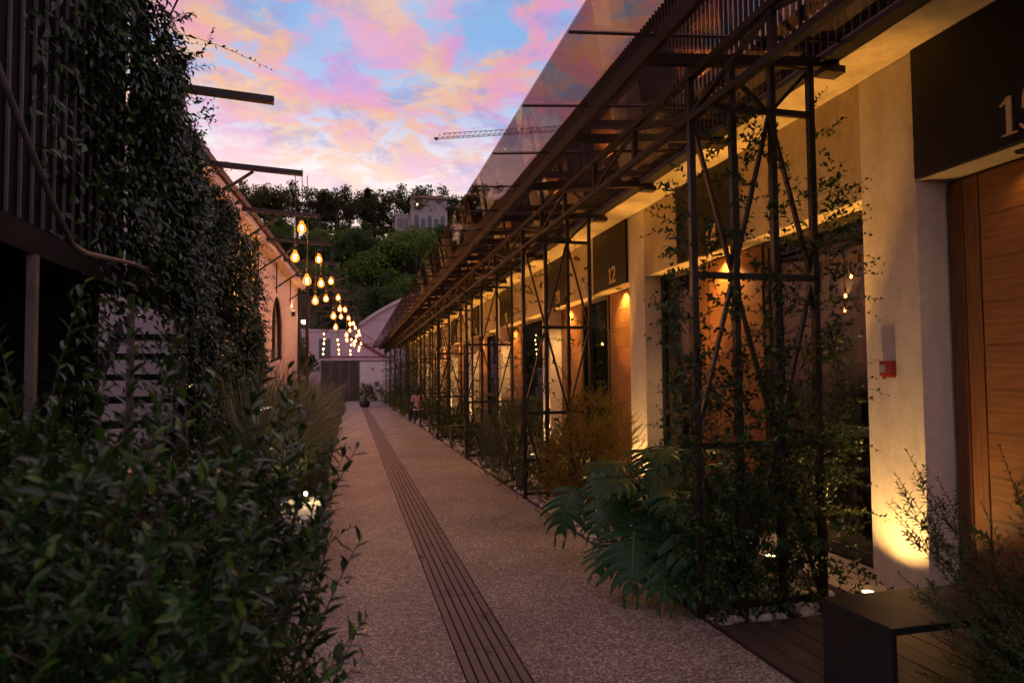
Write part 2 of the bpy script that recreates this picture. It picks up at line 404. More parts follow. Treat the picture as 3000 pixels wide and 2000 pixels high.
mb = MB().box((PXR, Y0, -.15), (PXR+.012, Y1, .012)); mb.box((PXL-.012, Y0, -.15), (PXL, Y1, .012)); tag(mb.build('edging_strip', M['rust']), 'thin rusty steel edging along both sides of the path', 'edging')

# drain: planks over a slot
drain = thing('drain_cover', 'brown slatted drain cover running down the middle of the path', 'drain', (0,0,0))
pw = (DR1-DR0-.012)/6
pm = [MB().box((0,0,-.028), (pw-.011, .972, .002)).mesh('plank', M['composite']) for _ in range(1)]
for k in range(6):
    for j in range(15):
        o = link('plank', pm[0], drain, (DR0+.009+k*pw, .9+j*.98, rng.normal()*.0007))
mb = MB()
for k in range(6):
    x = DR0+.009+k*pw
    for j in range(26): mb.box((x, 15.6+j*.98, -.028), (x+pw-.011, 15.6+j*.98+.972, .002))
stuff(mb.build('plank', M['composite'], drain))

# ------------------------------------------------------------------ hill, far ground
def hz(x, y):
    a = max(0, min(1, (y-64)/86)); h = 36*(a**1.0)
    return h*(1-.10*math.sin(x*.021+1)) + 1.5*math.sin(x*.05)*a + (0 if y < 175 else -(y-175)*.35)
mb = MB(); nx, ny = 70, 30
xs = [-220+440*i/nx for i in range(nx+1)]; ys = [62+ (215-62)*j/ny for j in range(ny+1)]
for y in ys:
    for x in xs: mb.v.append((x, y, hz(x, y)-.3))
for j in range(ny):
    for i in range(nx):
        a = j*(nx+1)+i; mb.f.append((a, a+1, a+nx+2, a+nx+1))
struct(mb.build('hill', M['hill'], smooth=True))

# ------------------------------------------------------------------ right building
FX = 3.85          # pillar face
LB = 2.91          # lintel underside
SF = 3.83          # soffit
PITCH = 4.45
pil = [3.82+PITCH*k for k in range(-1, 10)]       # near edge of each pillar
PW = .51
bld = thing('row_building', 'long ochre rendered row of rooms with pillars and numbered doors beside the path', 'building', (0,0,0))
BY0, BY1 = -2.0, 48.6
for y in pil:
    MB().box((FX, y, -.02), (FX+.34, y+PW, SF-.002)).build('pillar', M['pillar'], bld, bevel=.006)
MB().box((FX+.008, BY0, LB), (FX+.42, BY1, SF+.4)).build('lintel_wall', M['plaster'], bld)
MB().box((3.30, BY0, SF), (FX+.006, BY1, SF+.05)).build('soffit', M['plaster'], bld)
MB().box((3.68, BY0, SF+.052), (3.76, BY1, 4.50)).build('parapet', M['panel'], bld)
MB().box((3.762, BY0, SF+.41), (12, BY1, 4.3)).build('roof', M['panel'], bld)
MB().box((7.2, BY0, 0), (7.4, BY1, SF+.405)).build('rear_wall', M['interior'], bld)
MB().box((4.42, BY0, -.1), (7.19, BY1, -.005)).build('interior_floor', M['floor'], bld)
MB().box((FX, BY1+.002, 0), (12, BY1+.2, 4.3)).build('end_wall', M['plaster'], bld)
DX = FX+.26        # door / window plane
# digits as ribbons of varying width
def arc(cx, cy, rx, ry, a0, a1, n=12, w0=.1, w1=.1):
    return [(cx+rx*math.cos(R(a0+(a1-a0)*i/n)), cy+ry*math.sin(R(a0+(a1-a0)*i/n)), w0+(w1-w0)*math.sin(math.pi*i/n)) for i in range(n+1)]
DIG = {
 '1': [[(.25,.02,.13),(.25,.98,.13)], [(.24,.97,.05),(.12,.86,.06),(.02,.80,.03)], [(.05,.015,.03),(.45,.015,.03)]],
 '2': [arc(.27,.72,.22,.26,165,0,10,.05,.13)+[(.40,.48,.10),(.24,.25,.05),(.04,.05,.05)], [(.03,.05,.10),(.50,.05,.10),(.54,.16,.03)]],
 '4': [[(.40,.98,.12),(.40,.02,.12)], [(.40,.97,.05),(.04,.30,.05)], [(.02,.29,.07),(.56,.29,.07)], [(.26,.015,.03),(.54,.015,.03)]],
 '5': [[(.12,.94,.10),(.46,.96,.10),(.48,1.0,.03)], [(.13,.96,.05),(.09,.54,.05)], arc(.22,.31,.25,.29,118,-150,14,.05,.15)],
 '0': [arc(.27,.5,.22,.47,0,360,24,.07,.12)],
 '9': [arc(.26,.68,.21,.29,0,360,20,.06,.11), arc(.12,.66,.36,.64,0,-80,10,.11,.08)],
 '8': [arc(.27,.74,.18,.22,0,360,18,.06,.1), arc(.27,.27,.22,.25,0,360,18,.06,.11)],
 '7': [[(.04,.94,.10),(.50,.94,.10)], [(.49,.93,.06),(.20,.02,.12)]],
}
def digit_mesh(ch, h):
    mb = MB()
    for st in DIG[ch]:
        pts = [Vector((p[0], p[1])) for p in st]; n = len(pts); b = len(mb.v)
        for i, p in enumerate(pts):
            d = pts[min(i+1, n-1)]-pts[max(i-1, 0)]; d = d.normalized() if d.length else Vector((1, 0)); q = Vector((-d.y, d.x))*st[i][2]/2
            for e, x in ((q, 0), (-q, 0), (q, .012), (-q, .012)):
                c = p+e; mb.v.append((x, -c.x*h, c.y*h))
        for i in range(n-1):
            a = b+4*i; c = a+4
            mb.f += [(a, a+1, c+1, c), (a+2, c+2, c+3, a+3), (a, c, c+2, a+2), (a+1, a+3, c+3, c+1)]
        e = b+4*(n-1); mb.f += [(b, b+2, b+3, b+1), (e, e+1, e+3, e+2)]
    return mb.mesh('digit', M['brass'])
dcache = {}
def sign(num, ya, yb):      # panel between ya (near) and yb
    s = MB().box((FX-.028, ya, LB+.004), (FX+.006, yb, SF-.003)).build('sign_panel', M['sign'], bld, bevel=.004)
    s['label'] = 'dark enamel panel with brass number '+num
    y = ya+.45+.18*(len(num)-1) + .0; h = .235
    for ch in num:
        if ch not in dcache: dcache[ch] = digit_mesh(ch, h)
        link('digit', dcache[ch], s, (FX-.041, y, LB+.065)); y -= .145 if ch != '1' else .125
plank_cache = {}
def door(ya, yb):
    d = MB().box((DX+.006, ya, 0), (DX+.05, yb, LB)).build('door', M['wood2'], bld)
    w = yb-ya; n = 10; h = (LB-.04)/n
    key = round(w, 2)
    if key not in plank_cache: plank_cache[key] = MB().box((-.022, .0, .0015), (.005, w-.27, h-.001)).mesh('plank', M['wood'])
    for i in range(n): link('plank', plank_cache[key], d, (DX-.002*(i % 2), ya+.02, .02+i*h))
    MB().box((DX-.020, yb-.235, .02), (DX+.005, yb-.125, LB-.02)).build('stile', M['wood2'], d)
    MB().box((DX-.020, yb-.115, .02), (DX+.005, yb-.01, LB-.02)).build('stile', M['wood2'], d)
    MB().tube([(DX-.024, ya+.12, 1.02), (DX-.07, ya+.12, 1.02), (DX-.07, ya+.25, 1.02)], .011, 6).build('handle', M['black'], d)
def window(ya, yb, mull=1, curtain=True, side=0):
    f = MB(); z0, z1 = .02, LB-.01; fx0, fx1 = DX-.03, DX+.04; t = .06
    f.box((fx0, ya, z0), (fx1, ya+t, z1)); f.box((fx0, yb-t, z0), (fx1, yb, z1))
    f.box((fx0, ya+t, z1-t), (fx1, yb-t, z1)); f.box((fx0, ya+t, z0), (fx1, yb-t, z0+t)); f.box((fx0, ya+t, 1.05), (fx1, yb-t, 1.13))
    w = f.build('window', M['frame'], bld)
    MB().box((DX, ya+t, z0+t), (DX+.008, yb-t, 1.05)).build('pane', M['pane'], w)
    MB().box((DX, ya+t, 1.13), (DX+.008, yb-t, z1-t)).build('pane', M['pane'], w)
    if curtain:
        pts = []; L = (yb-ya)*.55; y_ = yb-t-.02; n = 34; mb = MB()
        for i in range(n+1):
            yy = y_-L*i/n; xx = DX+.22+.035*math.sin(i*1.9)+.01*math.sin(i*.7); mb.v += [(xx, yy, .03), (xx, yy, LB-.05)]
        for i in range(n): mb.f.append((2*i, 2*i+1, 2*i+3, 2*i+2))
        mb.build('curtain', M['curtain'], w, smooth=True)
layout = [('d', 2.50, 3.80, '15'), ('w', .0, 2.48, 0), ('w', 4.35, 5.93, 0), ('d', 5.97, 7.27, '14'), ('w', 7.30, 8.25, 0),
          ('d', 8.80, 10.12, '12'), ('w', 10.15, 11.45, 0), ('d', 11.48, 12.70, '11'),
          ('w', 13.25, 15.85, 0), ('d', 15.88, 17.15, '10'), ('w', 17.70, 20.15, 0), ('d', 20.18, 21.60, '9'),
          ('w', 22.15, 24.6, 0), ('d', 24.65, 26.05, '8'), ('w', 26.6, 29.1, 0), ('d', 29.1, 30.5, '7')]
for k in range(7, 11): layout += [('w', pil[k]+PW+.03, pil[k]+2.9, 0), ('d', pil[k]+2.95, pil[k]+4.4, None)]
for t_, a, b, num in layout:
    if t_ == 'd':
        door(a, b)
        if num: sign(num, a+.03, b+.03 if num not in ('15',) else 3.805)
    else: window(a, b)
# piers between the openings, partitions between the rooms
MB().box((DX+.06, 12.72, 0), (7.19, 12.95, LB+.3)).build('partition', M['interior'], bld)
for y in (4.0, 8.45, 17.3, 21.8, 26.3, 30.7, 35.2): MB().box((DX+.06, y, 0), (7.19, y+.18, LB+.3)).build('partition', M['interior'], bld)
# vertical fins standing on the roof edge
SX, FZ0, FZ1 = 3.50, 3.93, 5.87
fm = MB().box((-.016, -.010, 0), (.016, .010, FZ1-FZ0)).mesh('roof_fin', M['fin'])
for i in range(140): link('roof_fin', fm, bld, (SX, 2.4+i*.082, FZ0))
mb = MB()
for i in range(140, 560):
    y = 2.4+i*.082; mb.box((SX-.016, y-.010, FZ0), (SX+.016, y+.010, FZ1))
stuff(mb.build('roof_fin', M['fin'], bld))
MB().box((SX+.018, BY0, FZ1-.10), (SX+.06, BY1, FZ1)).box((SX+.018, BY0, 4.42), (SX+.06, BY1, 4.52)).build('fin_rail', M['steel'], bld)

# lights of the building: ground uplights at pillars, downlights in door recesses, added bed spots that light the soffit
def spot(name, loc, to, energy, size, color, parent=None, blend=.6, rad=.04):
    l = bpy.data.lights.new(name, 'SPOT'); l.energy = energy; l.spot_size = R(size); l.spot_blend = blend; l.color = color; l.shadow_soft_size = rad
    o = bpy.data.objects.new(name, l); COL.objects.link(o); o.location = loc
    o.rotation_euler = (Vector(loc)-Vector(to)).to_track_quat('Z', 'Y').to_euler(); o.parent = parent; return o
WARM = (1.0, .58, .17)
nums = {3.82: 'between doors 15 and 14', 8.27: 'between doors 14 and 12', 12.72: 'between doors 11 and 10', 17.17: 'between doors 10 and 9'}
upm = None
for i, y in enumerate(pil[:9]):
    near = nums.get(round(y, 2))
    lab = f'small round ground uplight at the foot of the pillar {near}' if near else 'small round ground uplight at the foot of a far pillar'
    if i == 0: continue
    up = thing('ground_uplight', lab, 'uplight', (FX-.33, y+PW*.38, 0), 0, 'uplights at the pillars')
    MB().lathe([(.05, -.02), (.06, .004), (.06, .03), (.045, .034)], 14).build('housing', M['black'], up)
    MB().lathe([(.040, .035), (.038, .039)], 14).build('lens', M['lens'], up)
    spot('uplight_beam', (0, 0, .045), (.16, 0, 1.0), 85, 120, WARM, up, .8, .035)
for t_, a, b, num in layout:
    if t_ != 'd' or a > 34: continue
    lab = f'small recessed downlight above door {num}' if num else 'small recessed downlight above a far door'
    dl = thing('recessed_downlight', lab, 'downlight', (FX+.13, (a+b)/2, LB), 0, 'downlights over the doors')
    MB().lathe([(.045, -.012), (.05, -.001)], 12).build('trim', M['black'], dl)
    spot('downlight_beam', (0, 0, -.03), (.06, 0, -1), 2.5 if num == '15' else 70, 130, (1.0, .55, .16), dl, .8, .03)
bu = [y for y in (1.2, 4.9, 7.1, 9.4, 11.6, 13.9, 16.1, 18.3, 20.5, 22.8, 25.0, 27.2, 29.5, 31.7, 34.0, 36.5, 39, 42, 45)]
bed_me = (MB().lathe([(.04, -.06), (.055, .0), (.055, .07), (.042, .075)], 14).mesh('housing', M['black']), MB().lathe([(.038, .076), (.036, .080)], 14).mesh('lens', M['lens']))
for i, y in enumerate(bu):  # added spots standing in for the unseen source of the soffit glow
    up = thing('standin_spotlight', 'added small black spotlight in the bed standing in for the unseen soffit light', 'spotlight', (3.36, y, 0), 0, 'stand-in spotlights for the soffit glow')
    link('housing', bed_me[0], up); link('lens', bed_me[1], up)
    spot('standin_beam', (0, 0, .09), (.24, 0, 3.83), 470, 46, (1.0, .48, .075), up, .55, .03)

# fire call point on the first pillar
fa = thing('fire_call_point', 'red fire alarm call point on the pillar between doors 15 and 14', 'alarm', (FX, 4.10, 1.60))
MB().box((-.05, -.055, -.055), (0, .055, .055)).build('housing', M['red'], fa, bevel=.006)
MB().box((-.053, -.005, -.032), (-.0505, .045, .028)).build('window', M['conduit'], fa)
MB().box((-.030, -.05, -.066), (-.004, .05, -.0555)).build('lip', M['red'], fa)

# ------------------------------------------------------------------ canopy
def ZC(x): return 3.63+.083*(x-1.86)
can = thing('glass_canopy', 'rusty steel and glass canopy along the row of rooms', 'canopy', (0,0,0))
CY0, CY1 = 1.0, 46.5
cbm = MB().bar((1.86, 0, ZC(1.86)), (3.34, 0, ZC(3.34)), .05, .07).mesh('crossbar', M['rust'])
brm = MB().box((3.20, -.06, ZC(3.3)-.085), (3.36, .06, ZC(3.3)-.036)).mesh('bracket', M['rust'])
k = -1
while 3.95+1.483*k < CY1-.3:
    link('crossbar', cbm, can, (0, 3.95+1.483*k, 0)); link('bracket', brm, can, (0, 3.95+1.483*k, 0)); k += 1
MB().box((1.825, CY0, ZC(1.86)-.045), (1.865, CY1, ZC(1.86)+.055)).build('outer_chord', M['rust'], can)
MB().box((3.17, CY0, 3.735), (3.283, CY1, 3.775)).box((3.285, CY0, 3.735), (3.303, CY1, 3.826)).build('gutter', M['steel'], can)
MB().box((2.165, CY0, 3.52), (2.215, CY1, 3.565)).build('truss_top_chord', M['rust'], can)
MB().box((2.165, CY0, 3.24), (2.215, CY1, 3.28)).build('truss_bottom_chord', M['rust'], can)
p5 = PITCH/5
vm = MB().box((-.018, -.018, 3.282), (.018, .018, 3.518)).mesh('truss_post', M['rust'])
dm1 = MB().bar((0, 0, 3.285), (0, p5, 3.515), .028).mesh('truss_diagonal', M['rust']); dm2 = MB().bar((0, 0, 3.515), (0, p5, 3.285), .028).mesh('truss_diagonal', M['rust'])
for i in range(-3, 47):
    y = 3.95+i*p5
    if y+p5 > CY1: break
    link('truss_post', vm, can, (2.19, y, 0)); link('truss_diagonal', (dm1, dm2)[i % 2], can, (2.19, y, 0))
gp = PITCH/4; gy = 3.75-gp*2
gmesh = MB().bar((1.27, (gp-.012)/2, ZC(1.27)+.068), (3.36, (gp-.012)/2, ZC(3.36)+.068), gp-.012, .012).mesh('glass_pane', M['glass'])
em = MB().bar((1.275, 0, ZC(1.27)+.055), (3.3, 0, ZC(3.3)+.055), .014, .012).mesh('glazing_bar', M['steel'])
while gy+gp < CY1:
    link('glass_pane', gmesh, can, (0, gy, 0)); link('glazing_bar', em, can, (0, gy-.006, 0)); gy += gp

# ------------------------------------------------------------------ trellis frames carrying the canopy
TX = [2.19, 2.497, 2.803, 3.11]
TZ = [3.36, 2.22, 1.10, .06]
def trellis(y, label, group=None):
    t = thing('trellis_frame', label, 'trellis', (0, y, 0), 0, group)
    if not trellis_cache:
        c = trellis_cache
        for x in TX: c.append(('post', MB().box((x-.021, -.021, -.05), (x+.021, .021, ZC(x)-.037)).mesh('post', M['steel'])))
        for z in TZ: c.append(('rail', MB().box((TX[0]+.022, -.017, z-.02), (TX[3]-.022, .017, z+.02)).mesh('rail', M['steel'])))
        def br(a, za, b, zb): c.append(('brace', MB().bar((TX[a], .03, za), (TX[b], .03, zb), .030, .022).mesh('brace', M['steel'])))
        br(2, 3.36, 1, 3.62); br(2, 3.36, 3, 3.68); br(2, 3.36, 1, 2.22); br(2, 3.36, 3, 2.22); br(0, 3.36, 1, 2.22)
        br(1, 2.22, 0, 1.10); br(1, 2.22, 2, 1.10); br(3, 2.22, 2, 1.10); br(2, 1.10, 1, .06); br(2, 1.10, 3, .06); br(0, 1.10, 1, .06)
    for n, me in trellis_cache: link(n, me, t)
    return t
trellis_cache = []
tw_lab = {0: 'beside the black bench and the monstera', 1: 'behind the golden brown shrubs near door 12', 2: 'rising past the rosemary bush near door 11', 3: 'opposite door 10 at the start of the dense vines'}
TY = [3.95+PITCH*k for k in range(0, 10)]
for k, y in enumerate(TY):
    trellis(y, 'black steel trellis frame '+tw_lab[k] if k in tw_lab else 'black steel trellis frame in the vine-covered far row', 'trellis frames under the canopy')

def vine(y, dens, label, seed, top=1.6):
    global rng
    keep = rng; rng = np.random.default_rng(seed)
    v = thing('climbing_vine', label, 'vine', (0, y, 0), 0, 'vines on the trellis frames'); s = Shoots()
    for x in TX:                 # stems twining up each post
        for rep in range(2):
            h = rng.uniform(1.4, 3.4); ph = rng.random()*6; n = 22
            pts = [(x+.035*math.cos(ph+i*.9), .035*math.sin(ph+i*.9), h*i/n) for i in range(n+1)]
            s.stems.tube(pts, [.007*(1-.7*i/n) for i in range(n+1)], 4, False)
            for i in range(3, n, 3): s.shoot(pts[i], rdir(1)[0]*.7+np.array([0, -.2, .5]), rng.uniform(.06, .14), 4, .042, .024, .4, .0015)
    nd = int(150*dens)
    for i in range(nd):
        z = abs(rng.normal())*.62*top if rng.random() < .78 else rng.uniform(.3, 3.3)
        if z > 3.45: continue
        x = rng.uniform(2.12, 3.2); 
        if rng.random() < .6: x = TX[rng.integers(0, 4)]+rng.normal()*.09
        s.shoot((x, rng.normal()*.11, z+.03), rdir(1)[0]+np.array([0, -.25, .5]), rng.uniform(.12, .34), int(rng.integers(7, 14)), .050, .029, .5, .0022, droop=.15)
    for i in range(int(22*dens)):   # fringe shoots leaning out towards the sides
        x = 2.15 if rng.random() < .5 else 3.16; sg = -1 if x < 2.5 else 1
        s.shoot((x, rng.normal()*.05, rng.uniform(.5, 2.9)), (sg*1.0, -.3+rng.normal()*.3, .5), rng.uniform(.2, .42), 11, .048, .028, .7, .002, droop=.25)
    s.build(v, M['vine'], M['vinestem'], 'diamond', .3, .15); rng = keep; return v
vlab = {0: 'leafy climbing vine on the trellis beside the black bench', 1: 'sparse climbing vine on the trellis behind the golden brown shrubs',
        2: 'thin climbing vine on the trellis past the rosemary bush', 3: 'fuller climbing vine on the trellis opposite door 10'}
vs_ = {}
for k, y in enumerate(TY):
    if k < 4: vs_[k] = vine(y, (5.2, 1.3, 1.4, 2.4)[k], vlab[k], 20+k, (1.9, 1.0, 1.0, 1.6)[k])
    elif k == 4: vs_[k] = vine(y, 3.2, 'dense climbing vine on a trellis of the far row', 31, 2.4)
    else: copy_tree(vs_[4], (0, y, 0))

# ------------------------------------------------------------------ right bed: pebbles, deck, benches
def pebble_mesh(seed):
    r = np.random.default_rng(seed); mb = MB().lathe([(.02,-.5),(.36,-.38),(.5,-.05),(.44,.25),(.22,.46),(.02,.5)], 9)
    v = np.array(mb.v); d = unit(r.normal(size=3)); v *= 1+.16*np.sin(v@r.normal(size=3)*3+1)[:, None]; mb.v = [tuple(x) for x in v]
    return mb.mesh('pebble', M['pebble'], True)
pms = [pebble_mesh(i) for i in range(6)]
def bed_blocked(x, y): return (2.2 < y < 3.82)
cnt = 0; spots = []
for i in range(2600):
    x = PXR+.06+abs(rng.normal())*.5; y = rng.uniform(3.85, 46) if rng.random() < .72 else rng.uniform(3.85, 9)
    if x > 3.4 or bed_blocked(x, y): continue
    spots.append((x, y, rng.uniform(.035, .075)))
for i in range(42): spots.append((rng.uniform(2.24, 3.25), rng.uniform(3.84, 4.6), rng.uniform(.08, .13)))
spots.sort(key=lambda s: s[1]-s[2]*8)
for i, (x, y, s_) in enumerate(spots[:290]):
    o = link('pebble', pms[i % 6], bed, (x, y, -.045+s_*.33)); o.scale = (s_*1.2, s_, s_*.8); o.rotation_euler = (rng.normal()*.2, rng.normal()*.2, rng.random()*6)
mb = MB(); ico = MB().lathe([(.2,-.5),(.5,0),(.2,.5)], 6)
for x, y, s_ in spots[290:]:
    b = len(mb.v); a = rng.random()*6; s_ *= 1.1
    for p in ico.v: mb.v.append((x+(p[0]*math.cos(a)-p[1]*math.sin(a))*s_*1.2, y+(p[0]*math.sin(a)+p[1]*math.cos(a))*s_*1.2, -.03+p[2]*s_*.8+s_*.2))
    mb.f += [tuple(b+i for i in f) for f in ico.f]
stuff(mb.build('pebble', M['pebble'], bed, True))
deck = thing('timber_deck', 'dark timber deck leading to the door numbered 15', 'deck', (0,0,0))
bm_ = MB().box((0, 0, -.03), (.138, 1.55, .012)).mesh('board', M['deck'])
for i in range(11): link('board', bm_, deck, (2.205+i*.146, 2.22, rng.normal()*.001))
MB().box((2.21, 2.25, -.15), (3.80, 3.74, -.035)).build('joist_frame', M['black'], deck)
def bench(y, label, x1=3.25, group='portal benches in the bed', w=.44, x0=2.28):
    b = thing('portal_bench', label, 'bench', (0, y, 0), 0, group)
    MB().box((x0, 0, .418), (x1, w, .45)).build('seat', M['black'], b, bevel=.003)
    MB().box((x0, .001, -.04), (x0+.026, w-.001, .4175)).build('leg', M['black'], b)
    MB().box((x1-.026, .001, -.04), (x1, w-.001, .4175)).build('leg', M['black'], b)
    return b
bench(2.47, 'black steel portal bench on the dark timber deck by door 15')
bench(8.85, 'black portal bench in the bed between the rosemary and the golden shrub', 3.1)
bench(15.5, 'black portal bench in the bed, first one past the rosemary', 3.0)
bench(19.9, 'black portal bench in the bed next to the one with the seated person', 3.0)
bench(24.0, 'black portal bench with a person in a pink shirt sitting on it', 3.0, x0=2.21)

# ------------------------------------------------------------------ plants, right side
def monstera_leaf(seed, L):
    r = np.random.default_rng(seed); V = []; F = []; Rn = []
    nl = 6; W = .60; base_r = .1+.25*r.random()
    def half(t): return W*(math.sin(math.pi*min(1, t*.93+.07))**.62)*(1.06-.35*t)
    def surf(x, t, lift=0): return (x*L, t*L, (-.38*(t-.25)**2 - .55*x*x + .10*abs(x) + lift)*L)
    for sgn in (-1, 1):
        for i in range(nl):
            t0 = i/nl*.95; t1 = (i+1)/nl*.95; seg = 8; b = len(V); tm = (t0+t1)/2
            wob = r.normal()*.04; dr = r.normal()*.015; s0 = .42+.12*r.random()
            for j in range(seg+1):
                u = j/seg; sh = u*u*.20+.05*u
                sp = max(0, (u-s0)/(1-s0)); k_ = 1-.20*sp**.5 if sp > 0 else 1.0
                if u > .88: k_ *= .72
                if i in (0, nl-1): k_ = max(k_, .9)
                for q in (0, .44, .5, .56, 1):
                    tq = tm+(t0+(t1-t0)*q-tm)*k_; Rn.append(.95 if q == .5 else base_r+.1*abs(q-.5))
                    x = sgn*half(min(.99, tm+sh*.45))*u*(1+wob)
                    back = -.30*max(0, .24-tm)*u*4
                    V.append(surf(x, tq+sh+back, dr*u-.05*u*abs(q-.5)))
            for j in range(seg):
                for q in range(4):
                    a = b+j*5+q; f = (a, a+1, a+6, a+5); F.append(f if sgn > 0 else f[::-1])
    b = len(V); 
    for t in np.linspace(0, .98, 9):
        w = .013*(1-.7*t)
        for x in (-w, w): p = surf(x, t, .006); V.append(p)
    for i in range(8): a = b+2*i; F.append((a, a+1, a+3, a+2))
    me = bpy.data.meshes.new('leaf'); me.from_pydata(V, [], F); me.materials.append(M['monstera'])
    at = me.attributes.new('rnd', 'FLOAT', 'POINT'); vals = Rn + [.97]*(len(V)-b); at.data.foreach_set('value', vals)
    me.polygons.foreach_set('use_smooth', [True]*len(me.polygons)); me.update(); return me
mon = thing('monstera_plant', 'large glossy monstera with split leaves spilling over the path edge', 'plant', (2.52, 4.75, -.04))
mleaves = [monstera_leaf(i, 1) for i in range(4)]
# tip position, size, facing   (tip = leaf base end of petiole)
mon_leaves = [((1.98,4.50,.46),.48,(-.45,-.85,-.8)), ((2.34,4.25,.58),.52,(-.25,-.9,-.85)), ((2.02,4.85,.66),.42,(-.85,-.5,-.55)), ((2.35,4.75,.85),.48,(-.5,-.8,-.40)),
              ((2.62,4.45,.92),.50,(.2,-.95,-.40)), ((2.52,4.95,1.00),.46,(-.7,-.6,-.25)), ((1.86,5.45,.62),.44,(-.75,-.75,-.95)), ((2.22,5.15,.72),.42,(-.9,-.3,-.55)),
              ((2.75,4.35,.70),.42,(.6,-.7,-.5)), ((2.15,4.55,.34),.36,(-.9,-.3,-.35)), ((2.48,4.25,.36),.42,(.1,-1,-.6)), ((2.70,5.1,.95),.40,(.5,-.7,.1)), ((2.28,5.45,.82),.38,(-.6,-.2,-.3)), ((2.45,4.5,.66),.44,(-.4,-.7,-.5)), ((2.20,4.30,.40),.46,(-.1,-.95,-.6)), ((2.22,4.65,.62),.44,(-.6,-.75,-.6)), ((2.60,4.6,.80),.44,(.1,-.9,-.5)), ((2.05,4.75,.80),.40,(-.9,-.5,-.05)), ((2.30,4.45,.74),.42,(-.5,-.85,-.1)), ((2.15,5.0,.88),.40,(-.8,-.4,.05)), ((2.50,4.35,.60),.40,(.1,-1,-.2)), ((1.95,4.65,.34),.38,(-.8,-.6,-.25)), ((2.10,4.30,.30),.40,(-.4,-.9,-.3)), ((2.40,5.15,.95),.38,(-.4,-.8,.1))]
for i, (p, L, d) in enumerate(mon_leaves):
    o = link('leaf', mleaves[i % 4], mon); d = Vector(d).normalized(); up = Vector((d.x*.3, d.y*.3-.12, 1)); x = d.cross(up).normalized(); z = x.cross(d)
    pl = Vector(p)-mon.location
    o.matrix_local = Matrix(((x.x*L, d.x*L, z.x*L, pl.x), (x.y*L, d.y*L, z.y*L, pl.y), (x.z*L, d.z*L, z.z*L, pl.z), (0,0,0,1)))
    r0 = Vector((random.uniform(-.12, .12), random.uniform(-.12, .12), 0)); mid = (r0*.6+pl*.4)+Vector((0, 0, .26))
    pts = [r0.lerp(mid, t).lerp(mid.lerp(pl, t), t) for t in (0, .2, .4, .6, .8, 1)]
    MB().tube([tuple(q) for q in pts], [.013, .012, .010, .009, .008, .007], 6).build('petiole', M['monstera'], mon, True)

def bush(name, label, cat, loc, rad, h, n, ll, lw, m, shoot=(.2, .4), up=.6, nl=14, shape='diamond', seed=1, group=None, angle=.8, stem=M['stem'], stem_r=.002, droop=0, hollow=.35, base=.0):
    global rng
    keep = rng; rng = np.random.default_rng(seed)
    b = thing(name, label, cat, loc, 0, group); s = Shoots()
    for i in range(n):
        a = rng.random()*2*math.pi; zz = rng.random()**.8; prof = math.sin(math.pi*min(1, .18+.80*zz))**.6
        rr = rad*prof*(hollow+(1-hollow)*rng.random()**.5)*(1+.22*math.sin(a*3+zz*5))
        p = np.array([rr*math.cos(a), rr*math.sin(a), base+zz*h*.88])
        d = np.array([math.cos(a)*.8, math.sin(a)*.8, up+.8*zz])+rng.normal(size=3)*.35
        s.shoot(p, d, rng.uniform(*shoot), nl, ll, lw, .4, stem_r, angle, droop, n_seg=4)
    for i in range(7):
        a = rng.random()*6.28; s.stems.tube([(0, 0, -.03), (rad*.3*math.cos(a), rad*.3*math.sin(a), h*.4), (rad*.6*math.cos(a), rad*.6*math.sin(a), h*.8)], [.016, .011, .005], 5, False)
    s.build(b, m, stem, shape); rng = keep; return b
# feathery shrub by the bench: long wands with small narrow leaves
fs = thing('feathery_shrub', 'feathery dark green shrub with fine narrow leaves in front of door 15', 'shrub', (2.92, 2.02, -.03)); s = Shoots()
for i in range(1000):
    a = rng.random()*6.28; e = rng.uniform(.15, 1.35); d = np.array([math.cos(a)*math.cos(e), math.sin(a)*math.cos(e), math.sin(e)])
    p = d*np.array([.50, .40, .58])*rng.random()**.4 + np.array([0, 0, .12])
    s.shoot(p, d+rng.normal(size=3)*.25+np.array([0,0,.25]), rng.uniform(.18, .42), 34, .030, .0085, .35, .0022, .85)
for tgt in ((2.35,2.55,1.10),(2.50,2.65,1.17),(2.28,2.45,.93),(2.42,2.6,.98),(2.62,2.6,1.05),(2.75,2.35,1.25),(2.95,2.4,1.32),(2.25,2.35,.74),(3.15,2.45,1.2),(2.55,2.3,1.0)):
    t = np.array(tgt)-np.array([2.92, 2.02, -.03]); p0 = t*.35; d = t-p0; L = np.linalg.norm(d)
    s.shoot(p0, d, L, 54, .042, .0135, .12, .004, .8)
    for q in (.3, .42, .54, .66, .78):
        s.shoot(p0+d*q, d+rng.normal(size=3)*.55*L, L*.42*(1.2-q), 26, .040, .0125, .2, .0022, .8)
s.build(fs, M['feather'], M['stem'], 'diamond', .2, .25)
bush('feathery_shrub', 'lower feathery green shrub at the corner of the black bench', 'shrub', (3.05, 1.62, -.04), .5, .85, 620, .032, .009, M['feather'], (.16, .36), .6, 30, seed=45, angle=.85)
bush('golden_shrub', 'golden brown feathery shrub behind the monstera', 'shrub', (2.52, 7.0, -.04), .52, 1.12, 640, .036, .0095, M['golden'], (.12, .3), .5, 26, seed=41, angle=.6, droop=.15)
bush('golden_shrub', 'taller golden brown feathery shrub in front of door 12', 'shrub', (2.95, 7.9, -.04), .5, 1.5, 640, .036, .0095, M['golden'], (.14, .32), .6, 26, seed=42, angle=.6, droop=.15)
